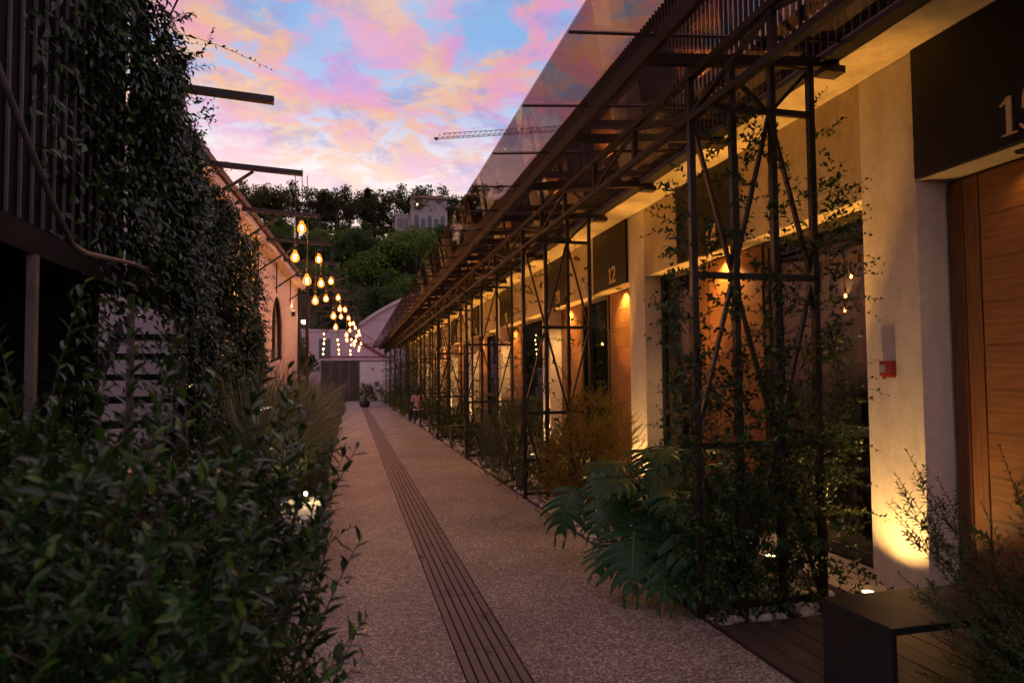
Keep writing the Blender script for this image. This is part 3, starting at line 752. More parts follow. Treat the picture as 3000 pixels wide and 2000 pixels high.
rose = bush('rosemary_bush', 'grey green upright rosemary bush at the path edge before the portal benches', 'bush', (2.42, 9.95, -.04), .52, 1.22, 760, .038, .0095, M['rosemary'], (.2, .4), 1.4, 26, seed=43, angle=.45)
lows = bush('leafy_shrub', 'low leafy shrub under the vines of trellis beside the black bench', 'shrub', (2.8, 4.5, -.04), .4, .6, 150, .055, .028, M['herb'], (.12, .3), .7, 10, seed=44, droop=.2)
for i, (x, y, sc) in enumerate(((2.75,6.1,.9),(3.0,9.2,1.0),(2.8,12.1,.9),(2.7,13.6,1.0),(2.85,14.6,1.2),(2.6,17.4,1.1),(2.8,18.8,1.2),(2.75,25.6,1.4),(2.5,27.5,1.3),(2.6,30,1.5),(2.5,33,1.4),(2.6,36,1.5),(2.5,39,1.4),(2.6,42,1.5))):
    copy_tree(lows, (x, y, -.04), i*1.3, sc, 'low leafy shrub in the pebbled bed under the far vines', 'low shrubs in the right bed')

# ------------------------------------------------------------------ left side: slatted pavilion
LXF = -1.30
pav = thing('slatted_pavilion', 'dark slatted steel pavilion with ivy climbing its far end', 'pavilion', (0,0,0))
MB().box((LXF-.16, -1.5, 2.24), (LXF-.10, 4.62, 4.6)).build('cladding', M['panel'], pav)
MB().box((-6.0, -1.5, 2.10), (LXF-.02, 4.62, 2.22)).build('floor_slab', M['panel'], pav)
MB().box((-6.0, -1.5, 4.61), (LXF-.02, 4.62, 4.72)).build('roof', M['panel'], pav)
MB().box((-6.0, 4.64, 2.23), (LXF-.12, 4.70, 4.6)).build('end_cladding', M['panel'], pav)
btm = MB().box((-.012, -.006, 0), (0, .006, 2.32)).mesh('batten', M['batten'])
for i in range(28): link('batten', btm, pav, (LXF-.086, 1.45+i*.113, 2.26))
for y in (-.2, 3.24, 4.55): MB().box((LXF-.045, y-.018, -.05), (LXF-.010, y+.018, 2.10)).build('post', M['batten'], pav)
for x in (-3.4,): MB().box((x, 4.5, -.05), (x+.08, 4.58, 2.10)).build('post', M['batten'], pav)
# low slatted back screen seen under the slab
for i in range(26):
    x = -1.60-i*.16; MB().box((x, 4.35, 0), (x+.145, 4.40, 2.099)).build('screen_board', M['panel'], pav)
st = thing('open_staircase', 'black open-tread steel staircase under the slatted pavilion', 'staircase', (-1.62, 4.75, 0))
for i in range(10): MB().box((-.62, i*.255-.0, .20+i*.195), (.12, i*.255+.27, .255+i*.195)).build('tread', M['black'], st)
MB().bar((.15, -.1, .02), (.15, 2.75, 2.10), .03, .2).build('stringer', M['black'], st)
MB().bar((-.65, -.1, .02), (-.65, 2.75, 2.10), .03, .2).build('stringer', M['black'], st)
hr = MB().tube([(-1.2, 2.45, 2.80), (-1.22, 2.88, 2.51), (-1.22, 3.15, 2.30), (-1.22, 3.36, 2.17), (-1.22, 3.5, 2.16), (-1.23, 4.18, 2.23), (-1.25, 4.6, 2.26)], .013, 7).build('handrail', M['batten'], None, True)
tag(hr, 'bent steel pipe handrail crossing the dark slatted wall', 'handrail')

# ivy on the pavilion end and the frame beyond it
ivy = thing('climbing_ivy', 'dense dark ivy covering the far end of the slatted pavilion', 'ivy', (0,0,0))
def ivytop(y): return np.interp(y, [2.6, 3.6, 4.2, 4.71, 5.49, 6.48, 7.13, 8.4, 9.2, 9.7, 9.95], [4.2, 4.6, 4.45, 3.98, 3.72, 3.42, 3.30, 3.05, 2.85, 2.5, 2.1])
N = 46000
y = 3.2+6.7*rng.random(N)**.85; zt = ivytop(y); z = zt*rng.random(N)**.62
lobe = .12*np.sin(y*2.1+z*1.3)+.09*np.sin(y*5.3-z*3.1)+.05*np.sin(z*7.3+y*2)
dens = np.clip((y-3.2)/1.25+.25*np.sin(z*2.6)+.10*(z > 3.2), 0, 1)
gap = ((y > 4.3) & (y < 6.1) & (z < 2.0) & (z > .5) & (rng.random(N) < .72))
keepm = (rng.random(N) < dens**1.2) & ~gap
y, z, zt, lobe = y[keepm], z[keepm], zt[keepm], lobe[keepm]; n = len(y)
x = LXF-.02+lobe*.6+.06*np.minimum(1, (y-3.2)/2.5)+rng.normal(size=n)*.045
P = np.stack([x, y, z], 1)
D = unit(np.stack([.55+rng.normal(size=n)*.45, -.15+rng.normal(size=n)*.55, -.65+rng.normal(size=n)*.45], 1)); U = unit(np.stack([.8+0*x, -.2+rng.normal(size=n)*.4, .7+rng.normal(size=n)*.3], 1))
L = .050+.030*rng.random(n)
link('foliage', leafmesh('foliage', P, D, U, L, L*.50, M['ivy'], 'diamond', .25, .15), ivy)
s = Shoots()
for i in range(420):            # fringe standing off the outline
    yy = rng.uniform(3.6, 9.8); t = float(ivytop(yy)); r_ = rng.random()
    zz = t-.05 if r_ < .55 else t*rng.random()
    if r_ > .55: yy = rng.uniform(9.3, 9.9)
    s.shoot((LXF+.02+rng.normal()*.06, yy, zz), (.4+rng.normal()*.4, rng.normal()*.6, .6 if r_ < .55 else -.1), rng.uniform(.10, .30), 10, .05, .024, .6, .002, droop=.2)
for p in (((-1.25,4.7,4.1),(.5,.6,1.0),.75),((-1.2,5.3,3.9),(.6,.2,.7),.55),((-1.2,5.0,4.0),(.9,-.2,-.2),.6),((-1.15,7.4,3.55),(1,.2,.25),.5)): s.shoot(p[0], p[1], p[2], 12, .045, .022, .9, .003, droop=.35, start=.35)
s.build(ivy, M['ivy'], M['vinestem'])
for o in list(ivy.children)[1:]:
    if o.name.startswith('foliage'): o.name = 'trailing_shoots'
wand = MB(); wp = [(-1.22,4.9,4.05),(-1.10,4.9,4.35),(-.98,4.9,4.62),(-.90,4.9,4.78),(-.76,4.92,4.86),(-.62,4.95,4.80),(-.58,4.96,4.66),(-.61,4.96,4.58)]
wand.tube(wp, [.007,.007,.006,.006,.005,.005,.004,.003], 5); wand.build('bare_tendril', M['vinestem'], ivy)
# trellis panel the ivy grows on
ip = thing('ivy_frame', 'black mesh frame carrying the ivy beyond the slatted pavilion', 'frame', (0,0,0))
for yy in (7.05, 8.4, 9.7): MB().box((LXF-.10, yy-.03, -.05), (LXF-.04, yy+.03, 2.8)).build('post', M['steel'], ip)
for zz in (.5, 1.2, 1.9, 2.6): MB().box((LXF-.035, 6.3, zz-.012), (LXF-.01, 9.75, zz+.012)).build('rail', M['steel'], ip)
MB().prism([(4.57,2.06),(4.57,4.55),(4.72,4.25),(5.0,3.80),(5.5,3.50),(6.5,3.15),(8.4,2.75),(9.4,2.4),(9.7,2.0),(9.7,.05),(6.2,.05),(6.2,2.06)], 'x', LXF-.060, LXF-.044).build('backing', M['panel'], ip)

# ------------------------------------------------------------------ left pink house
ang = -R(2.45)
hs = thing('pink_house', 'pale pink rendered house with deep lit eaves and arched windows', 'house', (-1.38, 18.4, 0), ang)
# local frame: x to the right, y along; corner at the origin, wall runs to -y
W0 = -10.4
wy0, wy1 = -4.20, -2.75         # arched window
cy = (wy0+wy1)/2; wr = (wy1-wy0)/2; zs, zspr = 2.0, 2.62
wall = MB().box((-.3, W0, 0), (0, wy0, 3.98)).box((-.3, wy1, 0), (0, 0, 3.98)).box((-.3, wy0, 0), (0, wy1, zs))
poly = [(wy0, zspr)]+[(cy-wr*math.cos(math.pi*i/14), zspr+wr*1.0*math.sin(math.pi*i/14)) for i in range(1, 14)]+[(wy1, zspr), (wy1, 3.98), (wy0, 3.98)]
wall.prism(poly, 'x', -.3, 0)
wall.box((-8, W0-.3, 0), (0, W0-.002, 3.98)).box((-8, 0.002, 0), (-.3, .3, 3.98))
wall.build('wall', M['pink'], hs)
MB().box((-.95, wy0-.3, 1.5), (-.305, wy1+.3, 3.9)).build('room', M['interior'], hs)
wf = MB()
op = [(wy0, zs), (wy0, zspr)]+[(cy-wr*math.cos(math.pi*i/14), zspr+wr*math.sin(math.pi*i/14)) for i in range(1, 14)]+[(wy1, zspr), (wy1, zs)]
wf.tube([(-.06, p, q) for p, q in op]+[(-.06, wy0, zs)], .045, 6); win = wf.build('window', M['rust'], hs)
MB().box((-.10, cy-.02, zs), (-.05, cy+.02, zspr+wr-.03)).build('mullion', M['rust'], win)
MB().prism(op, 'x', -.16, -.15).build('pane', M['pane'], win)
ev = MB().prism([(-.30, 3.985), (.19, 3.985), (.19, 4.10), (-.30, 4.34)], 'y', W0-.4, .55); ev.build('eave', M['pink'], hs)
rf = MB().prism([(-4.2, 5.95), (-8.6, 4.15), (-8.6, 4.24), (-4.2, 6.06), (.24, 4.19), (.24, 4.105), ], 'y', W0-.45, .6); rf.build('roof', M['roof'], hs)
MB().prism([(-7.9, 3.99), (-.31, 3.99), (-4.15, 5.85)], 'y', W0-.29, W0-.01).build('gable', M['pink'], hs)
MB().prism([(-7.9, 3.99), (-.31, 3.99), (-4.15, 5.85)], 'y', .01, .29).build('gable', M['pink'], hs)
MB().tube([(.05, -.06, 3.98), (.05, -.06, 0)], .035, 8).build('downpipe', M['rust'], hs)
el = thing('eave_uplight', 'small wall uplight washing the eave of the pink house', 'uplight', (-1.66, 11.6, 3.15), ang)
MB().box((0, -.05, -.06), (.07, .05, .06)).build('housing', M['black'], el)
MB().box((.01, -.04, .061), (.06, .04, .066)).build('lens', M['lens'], el)
spot('eave_beam', (.05, 0, .09), (.09, 0, 1), 6, 150, (1.0, .45, .12), el, .8, .03)
el2 = copy_tree(el, (-1.42, 17.2, 3.2), ang, 1, 'small wall uplight near the corner of the pink house')
sc = thing('wall_sconce', 'bright lamp on the corner of the pink house', 'lamp', (-1.30, 18.62, 3.18))
MB().tube([(-.08, 0, .1), (.02, 0, .12), (.06, 0, .06)], .012, 6).build('arm', M['black'], sc)
MB().lathe([(.02, .07), (.05, .03), (.055, -.02)], 12, (.06, 0, 0)).build('shade', M['black'], sc)
MB().lathe([(.02, .02), (.055, -.03), (.06, -.07), (.03, -.11)], 12, (.06, 0, 0)).build('bulb', M['lamp'], sc, True)

# beams with pendants
def beam_xy(k): 
    yb = 6.0+2.1*k; return -.66+.048*(yb-6.0), yb
ord_ = ['first', 'second', 'third', 'fourth', 'fifth', 'sixth', 'seventh', 'eighth', 'ninth', 'tenth', 'eleventh']
for k in range(11):
    xe, yb = beam_xy(k); x0 = -1.75+.043*(yb-8)
    b = thing('bracket_beam', f'brown steel bracket beam over the path edge, {ord_[k]} in the row from the slatted pavilion', 'beam', (0, yb, 0), 0, 'bracket beams carrying the bulbs')
    MB().bar((x0-.3, 0, 4.06), (xe, .06, 4.0), .07, .055).build('beam', M['rust'], b)
    if k > 0:
        MB().bar((x0-.05, 0, 3.45), (xe-.55, .03, 3.98), .03, .03).build('brace', M['rust'], b)
        MB().tube([(x0-.02, .0, 3.35), (x0-.02, .0, 4.02)], .014, 6).build('hanger', M['rust'], b)
post = MB().box((-1.03, 16.0, 0), (-.95, 16.08, 3.95)).build('steel_post', M['rust']); tag(post, 'slim brown steel post standing in front of the arched window', 'post')
bulb_me = MB().lathe([(.016, 0), (.022, -.02), (.042, -.055), (.050, -.085), (.044, -.118), (.02, -.136)], 14).mesh('bulb', M['amber'], True)
core_me = MB().lathe([(.004, -.045), (.012, -.06), (.016, -.082), (.012, -.102), (.004, -.112)], 10).mesh('filament', M['core'], True)
sock_me = MB().lathe([(.008, .075), (.020, .06), (.021, .0)], 10).mesh('socket', M['black'], True)
def pendant(p, top, label, group):
    t = thing('pendant_bulb', label, 'light bulb', p, 0, group)
    link('socket', sock_me, t); bb = link('bulb', bulb_me, t); link('filament', core_me, bb)
    MB().tube([(0, 0, .07), (.004, .0, (top-p[2])*.5), (0, 0, top-p[2])], .0045, 5).build('cable', M['cable'], t)
drops = [(.72, .02), (.96, -.01), (1.30, .01)]
for k in range(1, 11):
    xe, yb = beam_xy(k)
    for j, (dz, dx) in enumerate(drops):
        jit = .05*math.sin(k*7.1+j*3.3)
        pendant((xe-.02+dx+.06*math.sin(k*3.1+j*2.2), yb+(-.25, 0, .25)[j]*.5, 4.0-dz+jit+.07), 4.0, f'glowing filament bulb hanging from the {ord_[k]} bracket beam, {("highest", "middle", "lowest")[j]} of its three', 'pendant bulbs on the bracket beams')
wy = 34.0
wire = thing('festoon_wire', 'black wire stretched across the path near its far end', 'wire', (0,0,0))
MB().tube([(-4.5, wy, 4.75), (-1.5, wy, 4.5), (1.5, wy, 4.55), (3.3, wy, 4.7)], .008, 5).build('cable', M['cable'], wire)
for i, xx in enumerate((-2.07, -1.32, -.62, -.02)):
    for j, zz in enumerate((3.95, 3.66, 3.42, 3.12, 2.9)):
        if i > 1 and j == 0: continue
        pendant((xx+.03*math.sin(i*3+j*5), wy, zz+.04*math.sin(i*5+j)), 4.5, f'small bulb on the {("first","second","third","fourth")[i]} far hanging strand counted from the pink house', 'bulbs on the far wire')

# ------------------------------------------------------------------ left vegetation
def hedge(label, lo, hi, n, seed, ll=.050, big=False, extra=()):
    global rng
    keep = rng; rng = np.random.default_rng(seed); t = thing('hedge_shrub', label, 'hedge', ((lo[0]+hi[0])/2, (lo[1]+hi[1])/2, -.03), 0, 'foreground hedge'); o = np.array(t.location)
    s = Shoots(); lo = np.array(lo); hi = np.array(hi); c = (lo+hi)/2; hfe = (hi-lo)/2
    for i in range(n):
        q = rng.uniform(-1, 1, 3); q[rng.integers(0, 3)] *= .0+1.0
        m = max(abs(q)); q = q/max(m, .01)*(rng.random()**.3)          # towards the shell
        p = c+hfe*q*np.array([.95, .95, .92]); p[2] += .10*math.sin(p[0]*5+p[1]*3)+.05*math.sin(p[1]*9)
        d = np.array([q[0]*.7, q[1]*.7, .55+.6*max(0, q[2])])+rng.normal(size=3)*.45
        s.shoot(p-o, d, rng.uniform(.12, .28), int(rng.integers(10, 16)), ll, ll*.42, .5, .0022, .95, .05, n_seg=4)
    for (p, d, L) in extra: s.shoot(np.array(p)-o, d, L, int(L*44), ll*1.55, ll*.58, .22, .004, .85, .04, n_seg=7)
    for i in range(10):
        x_ = rng.uniform(lo[0], hi[0]); y_ = rng.uniform(lo[1], hi[1]); s.stems.tube([tuple(np.array([x_, y_, -.04])-o), tuple(np.array([x_+.05, y_, hi[2]*.5])-o), tuple(np.array([x_+.1*rng.normal(), y_+.1*rng.normal(), hi[2]*.95])-o)], [.012, .009, .004], 4, False)
    s.build(t, M['hedge'], M['stem'], 'oval', .22, .10); rng = keep; return t
ex1 = [((-.30,2.15,.95),(.35,.1,1.0),.62), ((-.20,2.3,.55),(.30,.1,1.0),.62), ((-.22,2.0,.45),(.62,.1,.75),.42), ((-.2,1.9,.40),(.35,0,1.1),.38), ((-.42,1.9,1.15),(.05,.1,1),.48),
       ((-.55,1.7,1.18),(-.1,.1,1),.42), ((-.75,1.8,1.2),(.15,.2,1),.40), ((-.95,1.6,1.2),(-.15,.1,1),.36), ((-1.25,1.5,1.2),(0,.1,1),.42), ((-.20,2.0,.85),(.30,0,1),.58), ((-.25,2.1,1.0),(.22,0,1),.62), ((-.20,1.8,.58),(.50,0,.95),.44), ((-.26,2.3,.95),(.16,0,1),.60), ((-.36,2.0,1.15),(.20,0,1),.52), ((-.50,1.8,1.2),(.1,0,1),.55), ((-.18,2.6,.8),(.12,0,1),.55), ((-.22,2.15,.75),(.25,.05,1),.62), ((-.16,1.95,.65),(.28,0,1),.52), ((-.15,2.3,.6),(.2,0,1),.58), ((-.14,2.1,.45),(.4,0,.9),.44), ((-.12,1.85,.35),(.35,0,.9),.42), ((-.2,2.5,1.0),(.1,0,1),.5), ((-.3,2.2,1.1),(.12,0,1),.5), ((-.14,2.45,.85),(.14,.1,1),.5), ((-.62,2.0,1.2),(.12,.1,1),.60), ((-.85,2.1,1.2),(.05,.1,1),.68), ((-.48,2.2,1.1),(.22,.1,1),.56), ((-.34,2.4,1.05),(.2,.1,1),.58), ((-.7,1.5,1.2),(0,.1,1),.32), ((-.95,2.3,1.2),(-.1,.1,1),.6)]
hedge('dark glossy foreground hedge with leafy shoots leaning over the path edge', (-1.0, 1.35, .0), (-.20, 2.75, 1.30), 1500, 51, extra=ex1)
hedge('dark glossy foreground hedge between the shoots over the path and the pavilion post', (-2.6, 1.15, .0), (-.98, 2.6, 1.32), 1300, 52, extra=[((-1.5,1.8,1.2),(.1,0,1),.4), ((-1.9,2.0,1.2),(-.1,0,1),.45), ((-1.15,2.1,1.25),(.1,.1,1),.62), ((-1.05,1.9,1.2),(.2,.1,1),.55), ((-1.35,2.2,1.2),(-.1,.1,1),.5), ((-1.7,1.7,1.2),(.15,.1,1),.4)])
hedge('lower dark hedge at the foot of the ivy, beyond the glossy foreground hedge', (-1.25, 2.8, .0), (-.55, 5.2, .80), 650, 53, .045)
def grass_clump(label, loc, h, n, seed, group='ornamental grasses'):
    global rng
    keep = rng; rng = np.random.default_rng(seed); t = thing('ornamental_grass', label, 'grass clump', loc, 0, group)
    V = []; T = []; rn = []; seg = 6
    for i in range(n):
        a = rng.random()*6.28; lean = rng.uniform(.15, 1.0); L = h*rng.uniform(.75, 1.35); w = .0055+.005*rng.random(); r0 = rng.random()*.09
        d = np.array([math.cos(a), math.sin(a), 0]); sd = np.array([-math.sin(a), math.cos(a), 0]); b = len(V)
        for j in range(seg+1):
            u = j/seg; th = lean*u*1.75
            # integrate a bending blade
            p = d*(r0+L*(1-math.cos(th))/max(lean*1.75, .05)) + np.array([0,0,1])*L*math.sin(th)/max(lean*1.75, .05)
            ww = w*(1-u**2*.95); V += [tuple(p-sd*ww), tuple(p+sd*ww)]
        rv = rng.random(); rn += [rv]*(2*(seg+1))
        for j in range(seg): q = b+2*j; T += [(q, q+1, q+3, q+2)]
    me = bpy.data.meshes.new('blades'); me.from_pydata(V, [], T); me.materials.append(M['grass'])
    at = me.attributes.new('rnd', 'FLOAT', 'POINT'); at.data.foreach_set('value', rn); me.update()
    o = link('blades', me, t); o['kind'] = 'stuff'; rng = keep; return t
g1 = grass_clump('big arching grey green grass clump beside the ivy, nearest the lit box', (-.92, 6.7, -.03), 1.50, 700, 61)
grass_clump('arching grass clump between the lit box and the pink house wall', (-.74, 7.9, -.03), 1.45, 700, 62)
for i, (x_, y_, s_) in enumerate(((-.95,10.6,1.0),(-.8,12.4,.9),(-.95,14.6,1.0),(-.85,17.0,.9))):
    copy_tree(g1, (x_, y_, -.03), i*1.9, s_, 'arching grass clump in the left bed in front of the pink house', 'ornamental grasses')
lb = bush('bed_plant', 'green leafy plant at the left path edge next to the lit box', 'plant', (-.55, 8.2, -.03), .22, .5, 90, .06, .030, M['herb'], (.1, .22), .8, 9, seed=71, droop=.2)
for i in range(15):
    copy_tree(lb, (-.58-.12*(i % 3), 9.6+i*1.95, -.03), i*1.7, 1+.35*((i*7) % 5)/5, 'green leafy plant in the row along the left path edge', 'plants along the left path edge')
bx = thing('lit_box', 'low pale concrete box with a small spotlight at the left path edge', 'planter', (-.62, 5.72, -.02))
MB().box((0, 0, 0), (.33, 1.2, .28)).build('base', M['black'], bx)
MB().box((-.02, -.02, .282), (.35, 1.22, .42)).build('slab', M['concrete'], bx, bevel=.006)
lg = MB().lathe([(.035, 0), (.035, .05), (.028, .06)], 12, (.2, .95, .421)).build('lamp_body', M['black'], bx)
MB().lathe([(.010, .0), (.018, .012), (.015, .026), (.005, .032)], 12, (.2, .95, .482)).build('bulb', M['lamp'], lg, True)
pl = bpy.data.lights.new('box_glow', 'POINT'); pl.energy = 4.0; pl.color = (1, .74, .32); pl.shadow_soft_size = .03
po = bpy.data.objects.new('box_glow', pl); COL.objects.link(po); po.location = (.2, .88, .60); po.parent = bx

# ------------------------------------------------------------------ end of the path: gate, wall, stair, barrel-roofed hall
EY = 51.5
gt = thing('metal_gate', 'wide dark brown metal gate closing the end of the path', 'gate', (-2.15, EY, 0))
for i in range(4): MB().box((.03+i*.66, 0, .05), (.03+i*.66+.645, .05, 2.9)).build('panel', M['gate'], gt)
MB().box((-.05, -.03, 0), (.025, .09, 3.0)).box((2.68, -.03, 0), (2.76, .09, 3.0)).box((-.05, -.03, 2.905), (2.76, .09, 3.0)).build('gate_frame', M['gate'], gt)
MB().box((.03, -.02, 1.5), (2.67, -.002, 1.58)).build('crossbar', M['gate'], gt)
ew = thing('end_wall', 'pale rendered wall with a terrace on top beside the dark gate', 'wall', (.62, EY, 0))
MB().box((0, 0, 0), (2.6, .3, 2.95)).build('wall', M['pink'], ew)
MB().box((-2.9, -.1, 3.01), (2.7, 3.5, 3.16)).build('terrace_slab', M['farpink'], ew)
MB().tube([(.95, -.04, 2.45), (.95, -.12, 2.45), (.95, -.12, 2.3)], .05, 8).build('spout', M['black'], ew)
cw = tag(MB().box((-9.5, EY+.1, 0), (-2.25, EY+.4, 2.7)).build('boundary_wall', M['farpink']), 'lilac boundary wall on the left of the dark gate', 'wall')
stt = thing('terrace_stair', 'red-railed stair climbing from the terrace to the barrel-roofed hall', 'staircase', (0, EY+1.4, 3.16))
for i in range(9): MB().box((2.35-i*.28, 0, 0), (2.35-i*.28+.27, .9, .17*(i+1)-.005)).build('step', M['farpink'], stt)
MB().bar((2.6, -.03, .95), (-.2, -.03, 2.65), .05).build('handrail', M['rail'], stt)
MB().bar((2.6, -.03, .12), (-.2, -.03, 1.82), .06, .24).build('stringer', M['rail'], stt)
for i in range(11): x_ = 2.5-i*.26; MB().box((x_-.015, -.045, .2+i*.158), (x_+.015, -.015, .98+i*.158)).build('baluster', M['rail'], stt)
tr_ = thing('terrace_railing', 'red iron railing along the terrace over the dark gate', 'railing', (0, EY-.02, 3.16))
MB().bar((-2.1, 0, .12), (3.25, 0, .12), .06, .10).build('rail', M['rail'], tr_)
MB().bar((2.3, 0, .9), (3.25, 0, .9), .04).build('rail', M['rail'], tr_)
hall = thing('barrel_hall', 'lilac rendered hall with a curved barrel roof behind the gate', 'hall', (0, 57.5, 0))
cx_, rx_ = 9.0, 8.4
def hzv(x): return 6.0+3.3*(1-((x-cx_)/rx_)**2)
hx = [cx_-rx_+2*rx_*i/28 for i in range(29)]
MB().prism([(hx[0], 0)]+[(x, hzv(x)-.02) for x in hx]+[(hx[-1], 0)], 'y', 0, .4).build('front_wall', M['farpink'], hall)
mb = MB().prism([(x, hzv(x)+.30) for x in hx]+[(x, hzv(x)) for x in reversed(hx)], 'y', -.3, 12); mb.build('roof', M['farpink'], hall)
MB().box((-4.0, .02, 0), (.58, 6, 5.6)).build('annex', M['farpink'], hall)
MB().box((-4.1, -.05, 5.601), (.58, 6.1, 5.8)).build('annex_coping', M['farpink'], hall)
MB().box((.65, -.04, 4.55), (9, .0-.002, 4.62)).build('string_course', M['roof'], hall)
MB().box((-2.6, -.02, 3.3), (-1.7, .018, 5.0)).build('door', M['vglass'], hall)
for x_, y_, s_, lab in ((.75, 39.2, 2.1, 'round green potted shrub standing at the far end of the drain'), (-.9, 38.6, 2.0, 'yellowish leafy shrub at the left corner of the path end'), (1.7, 49.5, 2.6, 'leafy shrub against the pale end wall'), (-2.9,42,2.2,'leafy shrub left of the dark gate')):
    c = copy_tree(lb, (x_, y_, -.02 if x_ < 0 or x_ > .95 else .22), y_, s_, lab, 'shrubs at the end of the path')
tag(MB().lathe([(.20, 0), (.27, .05), (.32, .30), (.29, .31)], 14).build('plant_pot', M['black'], None, True, (.75, 39.2, .004)), 'dark round pot under the shrub at the end of the drain', 'pot')

# seated person on the far bench
def skin_mesh(name, verts, edges, radii, root, m, parent):
    me = bpy.data.meshes.new(name); me.from_pydata(verts, edges, []); me.materials.append(m); o = link(name, me, parent)
    sk = o.modifiers.new('skin', 'SKIN'); sk.use_smooth_shade = True
    for i, r_ in enumerate(radii):
        v_ = me.skin_vertices[0].data[i]; v_.radius = r_ if isinstance(r_, tuple) else (r_, r_); v_.use_root = (i == root)
    sb = o.modifiers.new('sub', 'SUBSURF'); sb.levels = 2; sb.render_levels = 2; return o
per = thing('person', 'person in a pink shirt and dark trousers sitting on the far bench', 'person', (2.34, 24.2, .45), R(18))
bv = [(0,0,.09),(0,.0,.28),(0,.03,.48),(0,.04,.56),(0,.05,.66),(0,.06,.76),(-.17,.02,.47),(-.21,-.02,.26),(-.16,.17,.12),(.17,.02,.47),(.21,-.02,.26),(.16,.17,.12),(-.09,.03,.07),(-.11,.42,.08),(-.11,.44,-.36),(-.11,.56,-.42),(.09,.03,.07),(.11,.42,.08),(.11,.44,-.36),(.11,.56,-.42),(-.13,.24,.11),(.13,.24,.11)]
be = [(0,1),(1,2),(2,3),(3,4),(4,5),(2,6),(6,7),(7,8),(8,20),(2,9),(9,10),(10,11),(11,21),(0,12),(12,13),(13,14),(14,15),(0,16),(16,17),(17,18),(18,19)]
brd = [(.15,.11),(.135,.10),(.14,.09),.055,(.085,.095),(.07,.08),.06,.045,.035,.06,.045,.035,.085,.065,.045,.035,.085,.065,.045,.035,.03,.03]
skin_mesh('body', bv, be, brd, 0, M['trousers'], per)
tv = [(0,-.0,.06),(0,0,.28),(0,.03,.47),(0,.035,.53),(-.175,.02,.47),(-.215,-.02,.30),(.175,.02,.47),(.215,-.02,.30)]
skin_mesh('shirt', tv, [(0,1),(1,2),(2,3),(2,4),(4,5),(2,6),(6,7)], [(.185,.145),(.165,.125),(.165,.11),.075,.078,.062,.078,.062], 0, M['shirt'], per)
MB().lathe([(.178, -.01), (.182, .03), (.180, .055)], 18).build('shirt_hem', M['hem'], per, True).scale = (1, .78, 1)
MB().lathe([(.02, -.135), (.07, -.10), (.095, -.03), (.10, .04), (.08, .10), (.03, .125)], 14, (0, .045, .715)).build('hair', M['hair'], per, True)
MB().lathe([(.02, -.12), (.055, -.10), (.078, -.04), (.08, .02), (.06, .06)], 12, (0, .078, .70)).build('face', M['skin'], per, True)

# ------------------------------------------------------------------ trees on the hill, villa, crane
def tree_proto(kind, seed):
    global rng
    keep = rng; rng = np.random.default_rng(seed); mb = MB(); Ps = []; Rs = []
    if kind == 'ridge':          # tall plane-like tree, layered open crown on a bare stem
        H = 11.5; th = 5.0
        mb.tube([(0,0,-.8), (.1,.05,th*.6), (.2*rng.normal(),.1,th), (.3*rng.normal(),0,H*.85)], [.34,.26,.2,.05], 6)
        for i in range(24):
            a = rng.random()*6.28; r_ = rng.random()**.5*4.3; zz = th+.2+rng.random()*(H-th-1.2)*(1-.35*(r_/4.3)**2)
            c = np.array([r_*math.cos(a), r_*math.sin(a), zz]); Ps.append(c); Rs.append(rng.uniform(.85, 1.5))
            mb.tube([(0,0,th-.6+rng.random()*2.5), tuple(c*np.array([.5,.5,1])-np.array([0,0,.7])), tuple(c)], [.11,.07,.03], 4, False)
        n, ls, m = 95, .42, M['treeC']
    elif kind == 'round':
        H = 9.0
        mb.tube([(0,0,-.8), (.1,.0,2.5), (.2,.1,6)], [.34,.26,.1], 6)
        for i in range(30):
            d = rdir(1)[0]; d[2] = abs(d[2])*1.0-.25; r_ = rng.uniform(.55, 1.0); c = np.array([0,0,4.6])+d*np.array([4.0,4.0,4.0])*r_
            Ps.append(c); Rs.append(rng.uniform(1.0, 1.7)); mb.tube([(.1,0,2.4), tuple((c+np.array([0,0,2.6]))*.5), tuple(c)], [.12,.07,.03], 4, False)
        n, ls, m = 120, .46, M['treeB']
    elif kind == 'dark':
        H = 10
        mb.tube([(0,0,-.8), (.1,.0,3), (.0,.1,8)], [.3,.22,.06], 6)
        for i in range(26):
            d = rdir(1)[0]; c = np.array([0,0,5.6])+d*np.array([2.9,2.9,4.2])*rng.uniform(.4,1); Ps.append(c); Rs.append(rng.uniform(.9,1.5))
        n, ls, m = 120, .42, M['treeA']
    else:                        # cypress / cedar
        H = 13
        mb.tube([(0,0,-.8), (0,0,H*.9)], [.28,.05], 6)
        for i in range(34):
            t_ = rng.random(); a = rng.random()*6.28; r_ = 2.1*(1-t_)**.7*rng.random()**.5; Ps.append(np.array([r_*math.cos(a), r_*math.sin(a), 1.2+t_*(H-1.6)])); Rs.append(.55+.55*(1-t_))
        n, ls, m = 85, .36, M['cypress']
    P = np.concatenate([c+rdir(n)*(r_*rng.random((n,1))**.33)*np.array([1,1,.75]) for c, r_ in zip(Ps, Rs)])
    N_ = len(P); D = rdir(N_); D[:, 2] -= .3; U = rdir(N_)+np.array([0,0,1.0])
    cl = np.repeat(rng.random(len(Ps)), n)
    fol = leafmesh('crown', P, D, U, ls*(.6+.8*rng.random(N_)), ls*.75*(.6+.6*rng.random(N_)), m, 'diamond', .2, .1, np.clip(.55*cl+.45*rng.random(N_), 0, 1))
    tk = mb.mesh('trunk', M['trunk']); rng = keep; return fol, tk
protos = {k: [tree_proto(k, 100+i*7+j) for i in range(3)] for j, k in enumerate(('ridge', 'round', 'dark', 'cypress'))}
